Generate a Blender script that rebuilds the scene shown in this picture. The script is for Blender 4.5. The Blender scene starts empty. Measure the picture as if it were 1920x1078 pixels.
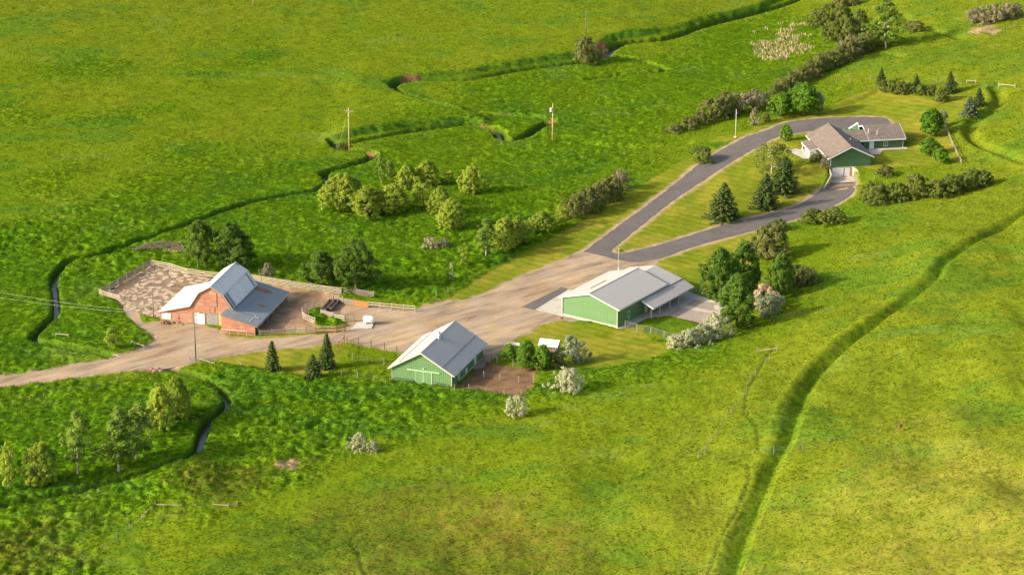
import bpy, bmesh, math, random
import numpy as np
from mathutils import Vector, Matrix
from mathutils.geometry import delaunay_2d_cdt

# ------------------------------------------------------------------ camera, sky, sun, exposure
scene = bpy.context.scene
FPX, PITCH, CAMH = 5000.0, math.radians(19.5), 186.0        # focal length in photo pixels, pitch, height
cam_d = bpy.data.cameras.new('camera')
cam = bpy.data.objects.new('camera', cam_d)
scene.collection.objects.link(cam)
cam.location = (0, 0, CAMH)
cam.rotation_euler = (math.pi/2 - PITCH, 0, 0)
cam_d.sensor_width = 36.0
cam_d.lens = 36.0*FPX/1920.0
cam_d.clip_start, cam_d.clip_end = 1.0, 9000.0
scene.camera = cam

SUN_EL, SUN_TRAVEL = math.radians(25), math.radians(17)     # light travels towards +x, a little away from the camera
sdir = Vector((-math.cos(SUN_TRAVEL)*math.cos(SUN_EL), -math.sin(SUN_TRAVEL)*math.cos(SUN_EL), math.sin(SUN_EL)))
world = bpy.data.worlds.new('World'); scene.world = world; world.use_nodes = True
nt = world.node_tree; nt.nodes.clear()
sky = nt.nodes.new('ShaderNodeTexSky'); sky.sky_type = 'NISHITA'; sky.sun_disc = False
sky.air_density = 1.0; sky.dust_density = 4.0; sky.ozone_density = 0.3
sky.sun_elevation = SUN_EL; sky.sun_rotation = math.atan2(sdir.x, sdir.y)
bg = nt.nodes.new('ShaderNodeBackground'); bg.inputs['Strength'].default_value = 0.15
wo = nt.nodes.new('ShaderNodeOutputWorld')
nt.links.new(sky.outputs[0], bg.inputs[0]); nt.links.new(bg.outputs[0], wo.inputs[0])
sun_d = bpy.data.lights.new('sun', 'SUN'); sun_d.energy = 3.4; sun_d.angle = math.radians(3.0); sun_d.color = (1.0, 0.91, 0.76)
sun = bpy.data.objects.new('sun', sun_d); scene.collection.objects.link(sun)
sun.rotation_euler = sdir.to_track_quat('Z', 'Y').to_euler(); sun.location = (-200, 300, 250)
scene.view_settings.view_transform = 'Standard'; scene.view_settings.look = 'None'
scene.view_settings.exposure = 0.80; scene.view_settings.gamma = 1.0
scene.view_settings.use_curve_mapping = False
scene.render.engine = 'CYCLES'
scene.cycles.max_bounces = 6; scene.cycles.diffuse_bounces = 3; scene.cycles.glossy_bounces = 2
scene.cycles.transmission_bounces = 3; scene.cycles.transparent_max_bounces = 4
scene.render.resolution_x, scene.render.resolution_y = 1024, 574

RNG = np.random.default_rng(7)
random.seed(7)
COL = scene.collection

# ------------------------------------------------------------------ photo pixel -> direction -> ground
CP, SP = math.cos(PITCH), math.sin(PITCH)
def ray(u, v):
    x = (u-960)/FPX; y = -(v-539)/FPX
    return (x, CP+y*SP, -SP+y*CP)
def plane(u, v, z):
    d = ray(u, v); t = (z-CAMH)/d[2]
    return (t*d[0], t*d[1], z)
def depth(p): return p[1]*CP - (p[2]-CAMH)*SP

CTRL = """0 700 0;100 500 0;0 950 -.3;140 925 -.3;300 640 0;215 665 0;430 620 0;390 600 0;600 600 0;700 640 0;790 700 0;850 728 0;900 675 0;980 700 .1
1000 560 0;1057 593 0;1158 614 0;1240 560 0;900 560 0;800 500 -.2;640 400 -.2;500 520 0;330 500 0;700 330 -.1;870 300 0;1000 350 0;1180 400 .2;1210 600 0;1300 570 0
300 300 .6;100 150 2;500 100 2;800 60 2.5;0 0 5;480 5 4;1000 20 3.5;650 200 1;1200 20 3.5;0 300 .6
950 180 .6;1200 150 1;1350 90 1.5;1450 50 2;1200 230 .8;1036 267 .4;1300 230 1.4
1118 480 .1;1200 410 .4;1300 330 1.2;1400 270 2.2;1480 235 3;1600 222 3.3;1690 225 3.6
1250 467 .2;1380 435 .4;1500 400 .6;1570 365 .8
1350 400 .8;1420 350 1.6;1490 310 2.9;1450 290 2.7;1560 300 3.3;1640 300 3.3;1690 280 3.4;1510 270 3.2;1610 280 3.3
1470 160 2;1450 190 2.5;1600 120 5;1660 85 5.5;1540 150 3;1600 190 4;1720 200 5;1800 180 6;1760 260 4.4;1800 300 4.8;1880 200 7.5;1920 280 8
1700 120 7.5;1850 60 10;1920 10 13;1700 10 9;1600 10 5;1800 120 9;1920 130 10
1620 378 2.4;1700 365 3.6;1850 335 6.2;1545 412 1.5;1460 440 1;1385 600 1;1470 570 1.4;1600 450 3.6;1300 640 .7;1455 655 4;1250 655 .7;1150 680 .6;1065 720 .9;968 770 .6;670 838 .3
440 950 .5;280 960 0;150 1070 -.2;400 1078 1.4;700 1078 3;700 950 1.6;1000 900 2.8;1000 1078 5.2;1250 800 4;1250 950 5.6
1918 395 8.5;1780 490 8.4;1640 600 8.3;1520 710 8.2;1465 830 8.1;1400 980 8;1345 1090 7.9
1920 600 13.5;1700 800 12.5;1600 1000 12.5;1920 800 16.5;1920 1078 21;1920 480 11;1500 1090 11.5;1700 1078 16
-150 500 0;-150 900 0;-150 100 3;2100 1078 26;2100 500 16;2100 100 14;900 -120 7;1900 -120 16;300 -120 8;900 1200 5;200 1200 1;1700 1200 19;1300 1200 8.5"""
cp = np.array([[float(a) for a in s.split()] for s in CTRL.replace('\n', ';').split(';') if s.strip()])
cxy = np.array([plane(u, v, z)[:2] for u, v, z in cp]); cz = cp[:, 2]
def tps_phi(d2): return 0.5*d2*np.log(d2+1e-9)
_n = len(cz); _s = 100.0
_q = cxy/_s
_A = np.zeros((_n+3, _n+3))
_A[:_n, :_n] = tps_phi(((_q[:, None, :]-_q[None, :, :])**2).sum(-1)) + np.eye(_n)*0.004
_A[:_n, _n] = 1; _A[:_n, _n+1:] = _q; _A[_n, :_n] = 1; _A[_n+1:, :_n] = _q.T
_w = np.linalg.solve(_A, np.concatenate([cz, [0, 0, 0]]))
XLO, XHI, YLO, YHI = -185.0, 185.0, 330.0, 860.0
def h_tps(x, y):
    x = np.clip(np.asarray(x, float), XLO, XHI)/_s; y = np.clip(np.asarray(y, float), YLO, YHI)/_s
    out = _w[_n] + _w[_n+1]*x + _w[_n+2]*y
    for i in range(_n):
        out = out + _w[i]*tps_phi((x-_q[i, 0])**2+(y-_q[i, 1])**2)
    return out
def G(u, v, lift=0.0):
    z = 0.0
    for _ in range(40):
        p = plane(u, v, z+lift)
        zn = float(h_base(p[0], p[1]))
        if abs(zn-z) < 1e-3: break
        z += 0.7*(zn-z)
    p = plane(u, v, z+lift)
    return Vector((p[0], p[1], p[2]))
def G2(pts): return np.array([G(u, v)[:2] for u, v in pts])
def px(s): return [tuple(float(a) for a in q.split(',')) for q in s.split()]

# ------------------------------------------------------------------ numpy noise and masks
def _hash(ix, iy, seed):
    h = (ix.astype(np.int64)*374761393 + iy.astype(np.int64)*668265263 + seed*144665) & 0xffffffff
    h = ((h ^ (h >> 13))*1274126177) & 0xffffffff
    return ((h ^ (h >> 16)) & 0xffff)/65535.0
def vnoise(x, y, seed=0):
    ix = np.floor(x); iy = np.floor(y); fx = x-ix; fy = y-iy
    fx = fx*fx*fx*(fx*(fx*6-15)+10); fy = fy*fy*fy*(fy*(fy*6-15)+10)
    a = _hash(ix, iy, seed); b = _hash(ix+1, iy, seed); c = _hash(ix, iy+1, seed); d = _hash(ix+1, iy+1, seed)
    return (a+(b-a)*fx) + ((c+(d-c)*fx)-(a+(b-a)*fx))*fy
def fbm(x, y, seed=0, o=4):
    t = 0; a = .5; n = 0
    for k in range(o):
        t = t+a*vnoise(x*2**k+k*17.3, y*2**k-k*9.1, seed+k); n += a; a *= .55
    return t/n
def sstep(a, b, x):
    t = np.clip((x-a)/(b-a), 0, 1); return t*t*(3-2*t)
def seg_dist(x, y, P, margin):
    """distance to polyline P, only worked out near it; also arclength parameter"""
    D = np.full(x.shape, 1e3); S = np.zeros(x.shape)
    for i in range(len(P)-1):
        a = P[i]; b = P[i+1]
        m = (x > min(a[0], b[0])-margin) & (x < max(a[0], b[0])+margin) & (y > min(a[1], b[1])-margin) & (y < max(a[1], b[1])+margin)
        if not m.any(): continue
        xx = x[m]; yy = y[m]; ab = b-a; L2 = ab@ab+1e-9
        t = np.clip(((xx-a[0])*ab[0]+(yy-a[1])*ab[1])/L2, 0, 1)
        dx = xx-a[0]-t*ab[0]; dy = yy-a[1]-t*ab[1]
        sgn = np.sign(ab[0]*dy-ab[1]*dx)
        d = np.sqrt(dx*dx+dy*dy)
        old = D[m]; s = S[m]; k = d < np.abs(old)
        old[k] = (d*np.where(sgn == 0, 1, sgn))[k]; s[k] = i+t[k]; D[m] = old; S[m] = s
    return D, S
def poly_sd(x, y, P, margin):
    """signed distance (inside > 0) to polygon P"""
    D = np.full(x.shape, -1e3)
    lo = P.min(0)-margin; hi = P.max(0)+margin
    m = (x > lo[0]) & (x < hi[0]) & (y > lo[1]) & (y < hi[1])
    if not m.any(): return D
    xx = x[m]; yy = y[m]; d2 = np.full(xx.shape, 1e9); ins = np.zeros(xx.shape, bool)
    n = len(P)
    for i in range(n):
        a = P[i]; b = P[(i+1) % n]; ab = b-a
        t = np.clip(((xx-a[0])*ab[0]+(yy-a[1])*ab[1])/(ab@ab+1e-9), 0, 1)
        d2 = np.minimum(d2, (xx-a[0]-t*ab[0])**2+(yy-a[1]-t*ab[1])**2)
        c = ((a[1] > yy) != (b[1] > yy))
        if abs(ab[1]) > 1e-9:
            ins ^= c & (xx < ab[0]*(yy-a[1])/ab[1]+a[0])
    d = np.sqrt(d2); D[m] = np.where(ins, d, -d)
    return D
def smooth_line(P, step=1.5, closed=False):
    """Catmull-Rom through the points"""
    P = [np.array(p, float) for p in P]; n = len(P); out = []
    rng_ = range(n if closed else n-1)
    for i in rng_:
        if closed: p0, p1, p2, p3 = P[i-1], P[i], P[(i+1) % n], P[(i+2) % n]
        else: p0, p1, p2, p3 = P[max(i-1, 0)], P[i], P[i+1], P[min(i+2, n-1)]
        k = max(1, int(np.linalg.norm(p2-p1)/step))
        for j in range(k):
            t = j/k
            out.append(0.5*((2*p1)+(-p0+p2)*t+(2*p0-5*p1+4*p2-p3)*t*t+(-p0+3*p1-3*p2+p3)*t**3))
    if not closed: out.append(P[-1])
    return np.array(out)

# broad folds of the hillside, faded in from its foot
def T2(pts):
    out = []
    for u, v in pts:
        z = 0.
        for _ in range(40):
            p = plane(u, v, z); z += .7*(float(h_tps(p[0], p[1]))-z)
        out.append(plane(u, v, z)[:2])
    return np.array(out)
HILL = T2(px("1500,640 1570,520 1640,440 1900,370 2150,320 2150,1230 520,1230 600,1010 900,850 1250,740"))
def h_base(x, y):
    x = np.asarray(x, float); y = np.asarray(y, float); shp = x.shape
    h = h_tps(x, y); X = np.atleast_1d(x).ravel(); Y = np.atleast_1d(y).ravel()
    w = sstep(-3, 22, poly_sd(X, Y, HILL, 8))
    f = w*(5.0*(fbm(X*.030+.7, Y*.024, 91, 2)-.5)+2.0*(fbm(X*.085, Y*.060, 92, 2)-.5))
    return h+f.reshape(shp)

# ------------------------------------------------------------------ outlines read off the photograph (pixels), laid on the ground
ROAD = G2(px("-120,742 -60,722 0,708 90,694 190,676 255,659 292,640 296,628 272,616 280,607 300,606 340,607 385,613 410,622 418,633 485,637 560,632 635,625 652,616 655,600 640,588 648,572 690,574 778,581 800,575 830,567 870,563 905,553 960,527 1010,506 1060,486 1096,470 1160,488 1200,488 1235,486 1225,500 1170,540 1100,600 1056,600 1040,600 1015,606 990,620 960,637 938,652 918,672 905,690 860,690 800,675 748,658 700,648 650,640 600,646 500,655 440,663 400,671 368,677 325,689 290,692 240,694 150,705 60,719 0,727 -60,738 -120,757"))
TRACK = G2(px("232,578 250,574 262,590 270,604 300,606 300,626 270,618 250,604 238,590"))
DRIVE = G2(px("1095,472 1095,472 1096,471 1150,431 1200,395 1260,349 1310,309 1350,283 1395,259 1436,245 1472,231 1519,224 1558,221 1610,220 1655,221 1668,228 1672,240 1640,250 1580,250 1540,246 1513,247 1477,253 1449,261 1422,275 1380,299 1320,338 1260,378 1200,425 1162,456 1146,469 1150,474 1166,475 1210,466 1270,449 1350,424 1430,404 1490,387 1520,371 1538,356 1548,351 1599,352 1597,365 1575,380 1540,396 1500,409 1440,426 1380,441 1300,463 1240,484 1195,492 1160,488 1159,487.6 1159,487.6"))
APATCH = G2(px("977,576 1053,539 1066,542 1003,581"))
APRON = G2(px("1003.5,581 1066,543 1090,549 1056,594 1040,590"))
RUNS = G2(px("1156,617 1180,613 1214,597 1255,592 1335,611 1372,596 1360,571 1287,546 1260,545 1160,604"))
BED1 = G2(px("1252,590 1273,577 1345,588 1325,604")); BED2 = G2(px("1285,572 1302,562 1352,570 1350,584"))
STONYARD = G2(px("192,550 284,494 352,508 400,515 410,560 330,600 300,600 232,578"))
WEEDS = G2(px("574,596 580,582 601,577 603,592 640,601 650,611 600,618 590,609"))
MUD = G2(px("480,530 560,541 640,553 650,572 640,590 640,612 560,618 486,624 440,600 452,560"))
PEN = G2(px("858,728 906,676 935,684 1008,692 1003,712 985,742 940,738"))
LAWN_ISLAND = G2(px("1150,470 1160,457 1200,425 1260,378 1320,338 1380,299 1422,275 1449,261 1477,253 1520,247 1548,290 1550,325 1535,352 1520,371 1490,387 1430,404 1350,424 1270,449 1210,466"))
LAWN_BACK = G2(px("1540,205 1600,180 1650,163 1700,178 1760,190 1815,172 1825,205 1790,225 1772,240 1790,285 1800,306 1740,310 1690,312 1640,318 1600,312 1590,270 1660,240 1668,226 1640,222 1560,221 1480,228 1430,243 1380,262 1330,268 1340,258 1395,248 1450,222 1500,212"))
LAWN_LOW = G2(px("1190,494 1240,484 1300,463 1380,441 1440,426 1425,470 1405,520 1340,545 1300,530 1230,500"))
LAWN_SHED = G2(px("940,655 965,637 995,622 1020,608 1056,602 1158,618 1200,610 1215,640 1260,650 1230,670 1150,688 1090,690 1000,680 945,675"))
VERGE = G2(px("830,566 900,520 970,480 1050,440 1100,410 1160,372 1230,330 1300,292 1330,275 1350,283 1310,309 1260,349 1200,395 1150,431 1094,473 1060,486 1010,506 960,527 905,553"))
LAWN_SPRUCE = G2(px("395,675 500,656 600,647 650,640 660,650 625,690 610,705 570,705 515,694 440,684"))
LAWN_BARN = G2(px("486,626 560,620 645,615 640,624 560,632 486,637 425,632 415,620"))
LUSH = [G2(px("-150,430 0,430 150,400 260,330 330,275 520,268 560,300 640,300 730,250 800,210 900,150 1150,115 1450,30 1560,60 1480,165 1250,255 1180,330 1050,425 900,520 830,560 780,575 700,560 480,520 284,490 185,560 262,600 290,640 200,672 0,700 -150,720")),
        G2(px("-150,745 0,735 300,694 420,690 740,716 850,732 960,740 860,790 640,850 440,905 260,985 140,1090 -150,1090")),
        G2(px("985,745 1010,694 1060,690 1250,672 1200,690 1060,735"))]
WEEDPATCH = [G2(px(q)) for q in ('60,125 150,105 240,110 245,130 130,150 70,150', '330,140 420,105 500,92 515,108 440,135 370,155', '165,230 240,205 320,195 330,215 250,240 180,248', '345,283 400,272 530,270 545,284 420,298', '0,190 60,175 110,190 50,225 0,220', '20,335 120,300 200,290 190,320 90,360')]
DRY = [G2(px("1250,1090 1450,1000 1650,940 1800,870 1930,830 2100,820 2100,1200 1300,1200"))]
OLIVE = [G2(px("300,935 325,885 395,865 445,890 432,930 360,948")), G2(px("640,930 800,900 950,930 1100,980 1150,1060 1100,1200 560,1200 520,1060")), G2(px("0,985 90,960 170,975 150,1040 60,1090 -60,1090"))]
BROWNF = [G2(px("480,885 520,872 560,868 555,880 500,892")), G2(px("1600,300 1600,301 1601,300")), G2(px("820,960 960,950 1060,985 1040,1030 900,1030 820,1000"))]
DARKGREEN = [G2(px("430,1010 520,970 650,990 680,1060 560,1120 380,1120"))]  # patch of darker green turf
TERRACE = G2(px("560,322 620,262 680,252 780,236 870,228 915,230 860,207 800,190 742,172 722,160 760,148 870,140 1000,119 1100,104 1150,73 1250,60 1350,35 1420,18 1500,-20 1500,-220 -400,-220 -400,322"))
CREEK = smooth_line(G2(px("1520,-10 1450,16 1400,30 1330,47 1250,72 1165,82 1115,112 1000,128 880,148 780,150 738,160 748,174 800,195 865,213 960,216 1030,226 1005,243 985,256 955,263 938,255 932,243 905,238 870,234 780,246 690,264 635,272 620,264 640,280 694,290 690,302 645,315 608,326 614,343 590,358 540,366 470,380 420,396 330,430 255,455 180,482 130,492 102,520 104,555 104,590 76,618 64,638 118,650 196,664 218,674 250,690 288,692 322,692 380,710 424,744 418,766 388,792 374,832 362,860 280,890 140,925 0,950 -120,975")), 1.2)
SIDECREEK = smooth_line(G2(px("1115,112 1160,105 1210,118 1245,128 1240,135 1180,140 1100,150")), 1.5)
DITCH = smooth_line(G2(px("2080,330 1995,362 1920,398 1850,440 1775,488 1752,520 1700,562 1640,604 1580,650 1532,700 1500,760 1478,820 1452,870 1425,930 1398,1000 1372,1078 1340,1180")), 1.5)
DITCH2 = smooth_line(G2(px("1868,165 1876,185 1862,205 1828,226 1820,248 1838,268 1880,285 1930,305")), 1.5)
TRAILS = [smooth_line(G2(px(s)), 1.5) for s in ("1452,650 1425,690 1402,730 1398,770 1418,800 1420,845", "1400,870 1404,900 1384,950 1352,1010 1325,1085", "515,735 512,770 505,800 490,860", "1310,840 1250,870 1150,910", "690,985 660,1010 672,1040 690,1080")]
BANKS = [smooth_line(G2(px(s)), 1.5) for s in ("1090,268 1150,276 1240,276 1290,268", "1650,168 1600,190 1545,205 1480,220", "1700,32 1712,48 1760,58 1800,72", "1690,105 1660,100 1640,108")]
SCARS = [(G(1120, 90), 3.6, 1), (G(768, 151), 3.0, 1), (G(908, 239), 2.2, 1), (G(1035, 224), 1.6, 1), (G(693, 289), 1.6, 1), (G(1850, 60), 3.4, 0), (G(1832, 63), 2.4, 0), (G(545, 873), 1.5, 0), (G(528, 879), 1.2, 0), (G(900, 540), .1, 0)]
HUMP = [(G(350, 905), 9.0, 1.6), (G(700, 280), 9.0, .6), (G(520, 868), 3.0, .5), (G(1835, 62), 4.0, .8)]
# flat building plots: outline, level, feather
PADS = [(G2(px("715,722 845,745 925,672 800,640")), 0.0, 3.0), (G2(px("1035,590 1160,625 1330,600 1330,560 1180,510")), 0.0, 4.0), (G2(px("285,600 400,640 500,630 560,545 450,520")), 0.0, 4.0)]
HA = math.radians(9.5)
hA = Vector(plane(1556, 333, 0.8))
def hloc(x, y): return (hA.x+x*math.cos(HA)-y*math.sin(HA), hA.y+x*math.sin(HA)+y*math.cos(HA))
PADS.append((np.array([hloc(*p) for p in ((-3.5, 1), (10.5, 1), (12, 11), (23, 11), (23, 25), (9, 27), (-4, 21), (-5, 8))]), 3.3, 3.0))
GARAGECUT = np.array([hloc(*p) for p in ((-0.3, .3), (5.6, .3), (5.4, -3.0), (4.3, -10.0), (-4.5, -10.0), (-0.6, -3.0))])

GRID_D = {}
def ground(x, y):
    """height, colour (linear), grass amount for arrays of world x, y"""
    h = h_base(x, y)
    for P, z, f in PADS:
        w = sstep(-f, 0, poly_sd(x, y, P, f+1)); h = h*(1-w)+z*w
    for c, r, a in HUMP:
        h = h + a*np.exp(-((x-c.x)**2+((y-c.y)/1.6)**2)/(r*r))
    wob = fbm(x*.5, y*.5, 61, 3)-.5
    xl = G(590, 270).x; xr = G(665, 270).x
    fade = sstep(xl, xr, x)
    tsd = poly_sd(x, y, TERRACE, 5)+wob*1.6
    tv = .55+.75*vnoise(x*.06, y*.06, 88)
    h = h + 1.4*tv*fade*sstep(-1.8, 1.2, tsd)*(1-sstep(2, 34, tsd))
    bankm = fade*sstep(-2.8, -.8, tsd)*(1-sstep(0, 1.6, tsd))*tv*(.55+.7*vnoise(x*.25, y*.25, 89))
    base_h = h.copy()
    garage = sstep(-.25, .1, poly_sd(x, y, GARAGECUT, 2))
    # ---- surface masks
    def pm(P, f, jit=1.0, n=0): return sstep(-f, f, poly_sd(x, y, P, f+3)+wob*jit*2)
    hard = np.zeros(x.shape)
    for P in (ROAD, TRACK, DRIVE, APATCH, APRON, RUNS):
        hard = np.maximum(hard, sstep(-1.1, -.1, poly_sd(x, y, P, 3)))
    hin = np.zeros(x.shape)
    for P in (ROAD, TRACK, DRIVE, APATCH, APRON, RUNS): hin = np.maximum(hin, sstep(.1, .9, poly_sd(x, y, P, 3)))
    verge_dirt = np.maximum(sstep(-1.7, -.3, poly_sd(x, y, DRIVE, 4)+wob*1.2), sstep(-1.3, 0, poly_sd(x, y, ROAD, 4)+wob*2.0))
    weeds = sstep(-.4, .4, poly_sd(x, y, WEEDS, 3)); hard = hard*(1-weeds); verge_dirt = verge_dirt*(1-weeds)
    stony = pm(STONYARD, .6); mud = pm(MUD, .5)*(1-weeds); pen = pm(PEN, .5)
    dirt = np.maximum.reduce([stony, mud, pen])
    lawn = np.zeros(x.shape)
    for P in (LAWN_ISLAND, LAWN_BACK, LAWN_LOW, LAWN_SHED, VERGE, LAWN_SPRUCE, LAWN_BARN):
        lawn = np.maximum(lawn, pm(P, .6, .5))
    big = fbm(x*.045, y*.045, 3, 4)
    lush = np.zeros(x.shape)
    for P in LUSH: lush = np.maximum(lush, sstep(-14, 9, poly_sd(x, y, P, 24)+(big-.5)*34))
    for P in WEEDPATCH: lush = np.maximum(lush, .7*sstep(-5, 7, poly_sd(x, y, P, 14)+(fbm(x*.10, y*.08, 97, 3)-.5)*26))
    dry = np.zeros(x.shape)
    for P in DRY: dry = np.maximum(dry, sstep(-22, 22, poly_sd(x, y, P, 50)+(big-.5)*50))
    olive = np.zeros(x.shape)
    for P in OLIVE: olive = np.maximum(olive, sstep(-5, 5, poly_sd(x, y, P, 16)+(fbm(x*.12, y*.12, 9, 3)-.5)*16))
    brf = np.zeros(x.shape)
    for P in BROWNF: brf = np.maximum(brf, sstep(-4, 5, poly_sd(x, y, P, 16)+(fbm(x*.25, y*.25, 19, 3)-.5)*18))
    dkg = np.zeros(x.shape)
    for P in DARKGREEN: dkg = np.maximum(dkg, sstep(-4, 6, poly_sd(x, y, P, 16)+(fbm(x*.2, y*.2, 29, 3)-.5)*22))
    bare = np.maximum.reduce([hard, dirt, garage])
    lush = np.maximum(lush*(1-lawn), weeds)
    # ---- carved water courses and ditches
    dc, sc = seg_dist(x, y, CREEK, 7)
    a = np.abs(dc)
    wid = (.8+1.0*vnoise(sc*.06, sc*0+2.2, 5))*(.72+.75*sstep(560, 640, y))
    depth_c = 1.35+.6*vnoise(sc*.05, sc*0+7.7, 6)
    carve = depth_c*(1-sstep(wid*.5, wid*.5+.7, a+wob*.7))
    carve = carve*(1-sstep(-1.6, .2, poly_sd(x, y, ROAD, 4)))
    ds, _ = seg_dist(x, y, SIDECREEK, 5); carve = np.maximum(carve, 1.0*(1-sstep(.5, 1.3, np.abs(ds)+wob*.6)))
    h = h-carve
    d1, s1 = seg_dist(x, y, DITCH, 9)
    vary = .8+.5*vnoise(s1*.05, s1*0+1.1, 15)
    fd = sstep(-.1, .2, np.ones_like(x))
    # trench with a raised bank on its downhill side
    yb = G(1760, 505).y
    wd = 1-.35*sstep(yb-4, yb+4, y)
    low = sstep(G(1300, 1000).y, G(1465, 835).y, y)*.15+.85
    de = d1+.5*wob-.3; wl = (2.5+.6*(vnoise(s1*.11, s1*0+5, 25)-.5))*wd; wr = 1.35*wd
    tri = np.clip(1-np.where(de < 0, -de/wl, de/wr), 0, 1)
    h = h - 1.2*low*vary*wd*tri + .32*low*vary*np.exp(-((de+wl+1.1)/1.0)**2)*(np.abs(d1) < 8.5)
    swale = sstep(.05, .45, tri)
    d2_, _ = seg_dist(x, y, DITCH2, 8)
    h = h - 1.1*np.exp(-np.abs(d2_/1.6)**2.6)*(np.abs(d2_) < 8) + .4*np.exp(-((d2_+2.8)/1.2)**2)*(np.abs(d2_) < 8)
    trail = np.zeros(x.shape)
    for T in TRAILS:
        dt, _ = seg_dist(x, y, T, 4); trail = np.maximum(trail, np.exp(-((dt+wob)/.32)**2))
    h = h-.18*trail
    for B in BANKS:
        db, _ = seg_dist(x, y, B, 7); h = h-.8*np.exp(-(db/1.2)**2)*(np.abs(db) < 6)
    # ---- grass relief: rounded tussocks where it is lush, low clumps elsewhere
    far1 = sstep(545, 625, y)
    wx = x+1.2*(vnoise(x*.35, y*.35, 41)-.5); wy = y+1.2*(vnoise(x*.35, y*.35, 42)-.5)
    puff = 1-np.abs(2*fbm(wx*.42, wy*.30, 21, 2)-1)*2.2
    puff2 = 1-np.abs(2*vnoise(wx*1.0, wy*.75, 23)-1)
    coarse = fbm(x*.09, y*.07, 31, 3)-.5
    fine = vnoise(x*1.7, y*1.7, 33)-.5
    calm = sstep(.42, .6, fbm(x*.03, y*.03, 77, 3))
    near = sstep(.6, 3.0, np.maximum(-poly_sd(x, y, ROAD, 4), 0))
    amp = (1-bare)*(1-lawn*.93)
    lum = lush*(1-.55*calm)+.16*(1-lush)
    mound = amp*(lum*(.46*puff*(1-.5*far1)+.32*puff2*(1-.5*far1)+.08*fine)+.07*fine*(1-lush)+lush*.1)
    mound = mound + amp*(1-lush)*.25*coarse*(1-lawn)
    mound = mound*np.where(np.abs(dc) < 1.0, .25, 1)
    h = h+mound
    h = h-hin*.10
    h = np.where(garage > 0, h*(1-garage)+(.68)*garage, h)
    # ---- ground colours, with shade painted into the banks and creek bed
    C = lambda *c: np.array(c)
    col = np.empty(x.shape+(3,))
    m1 = fbm(x*.03, y*.03, 51, 4)[..., None]; m2 = fbm(x*.11, y*.11, 52, 3)[..., None]; m3 = fbm(x*.7, y*.6, 53, 2)[..., None]
    meadow = C(.118, .192, .008)*(1-m1)+C(.152, .206, .010)*m1
    hillside = sstep(1.5, 6, base_h)[..., None]
    col[:] = meadow*(1-.6*hillside)+C(.172, .205, .016)*.6*hillside
    yel = sstep(.52, .66, fbm(x*.07+3, y*.07, 55, 3))[..., None]
    col = col*(1-.22*yel)+C(.21, .235, .014)*.22*yel
    L = lush[..., None]; far = sstep(545, 625, y)[..., None]
    col = col*(1-L)+((C(.085, .200, .009)*(1-m2)+C(.140, .240, .009)*m2)*(1-.8*far)+(C(.125, .235, .009)*(1-m2)+C(.165, .25, .009)*m2)*.8*far)*L
    dk = (sstep(.54, .70, fbm(x*.06, y*.09, 56, 5))*(1-lawn))[..., None]
    col = col*(1-.4*dk)+C(.055, .165, .018)*.4*dk
    bl = (sstep(.69, .80, fbm(x*.08+8, y*.11, 58, 3))*(1-lawn))[..., None]
    col = col*(1-.22*bl)+C(.19, .28, .06)*.22*bl                     # paler bluish-green weeds
    for msk, c in ((dry, C(.25, .245, .035)), (olive, C(.135, .150, .018)), (brf*.55, C(.24, .20, .03)), (dkg, C(.075, .13, .012))):
        k = (msk*(.45+.5*sstep(.35, .65, fbm(x*.5, y*.5, 57, 3))))[..., None]; col = col*(1-k)+c*k
    W = lawn[..., None]
    patch = sstep(.40, .66, fbm(x*.13, y*.13, 59, 3))[..., None]
    mow = (.5+.5*np.sin((x*math.cos(.9)+y*math.sin(.9))*2*math.pi/2.6+wob*2))[..., None]
    lw = (C(.175, .210, .017)*(1-patch)+C(.255, .245, .028)*patch)*(.86+.2*mow)*(.85+.3*m3)
    col = col*(1-W)+lw*W
    bk_ = np.clip(bankm*1.0, 0, .9)[..., None]; col = col*(1-bk_)+C(.060, .140, .012)*bk_  # dark grass, with undercut shade painted into the terrace bank faces
    sw_ = (swale*.55)[..., None]; col = col*(1-sw_)+C(.085, .165, .008)*sw_
    rim_shade = ((1-sstep(.8, 2.0, a))*.6*(1-hard))[..., None]; col = col*(1-rim_shade)+C(.050, .120, .012)*rim_shade  # painted shade along the creek edges, darkening the sunlit rim
    tr = (trail*.5)[..., None]; col = col*(1-tr)+C(.05, .07, .012)*tr
    bed_shade = (sstep(.2, .8, carve)*.85)[..., None]; col = col*(1-bed_shade)+C(.052, .080, .014)*bed_shade  # shadow of the steep banks painted into the carved channel
    red = (sstep(.5, 1.0, carve)*sstep(.84, .92, vnoise(sc*.09, sc*0+3.3, 8)))[..., None]; col = col*(1-red)+C(.26, .13, .07)*red
    for c_, r_, k_ in SCARS:
        q = (sstep(.15, .6, 1.25-np.hypot((x-c_.x)/1.0, (y-c_.y)/1.5)/r_+wob*1.5)*(sstep(.25, .7, carve+bankm) if k_ else 1)*.85)[..., None]; col = col*(1-q)+(C(.22, .10, .065) if k_ else C(.42, .30, .17))*q
    V = (verge_dirt*(1-hard*.0))[..., None]; col = col*(1-V)+(C(.40, .29, .18)*(.8+.4*m3))*V
    st = stony[..., None]; col = col*(1-st)+(C(.20, .125, .07)*(.65+.7*m3))*st
    md = mud[..., None]; mdc = fbm(x*.45, y*.45, 63, 3)[..., None]
    col = col*(1-md)+(C(.25, .15, .09)*(1-mdc)+C(.44, .30, .19)*mdc)*(.75+.5*m3)*md
    pn = pen[..., None]; col = col*(1-pn)+(C(.205, .125, .072)*(.7+.6*m3))*pn
    ga = garage[..., None]; col = col*(1-ga)+C(.30, .22, .16)*ga
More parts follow.
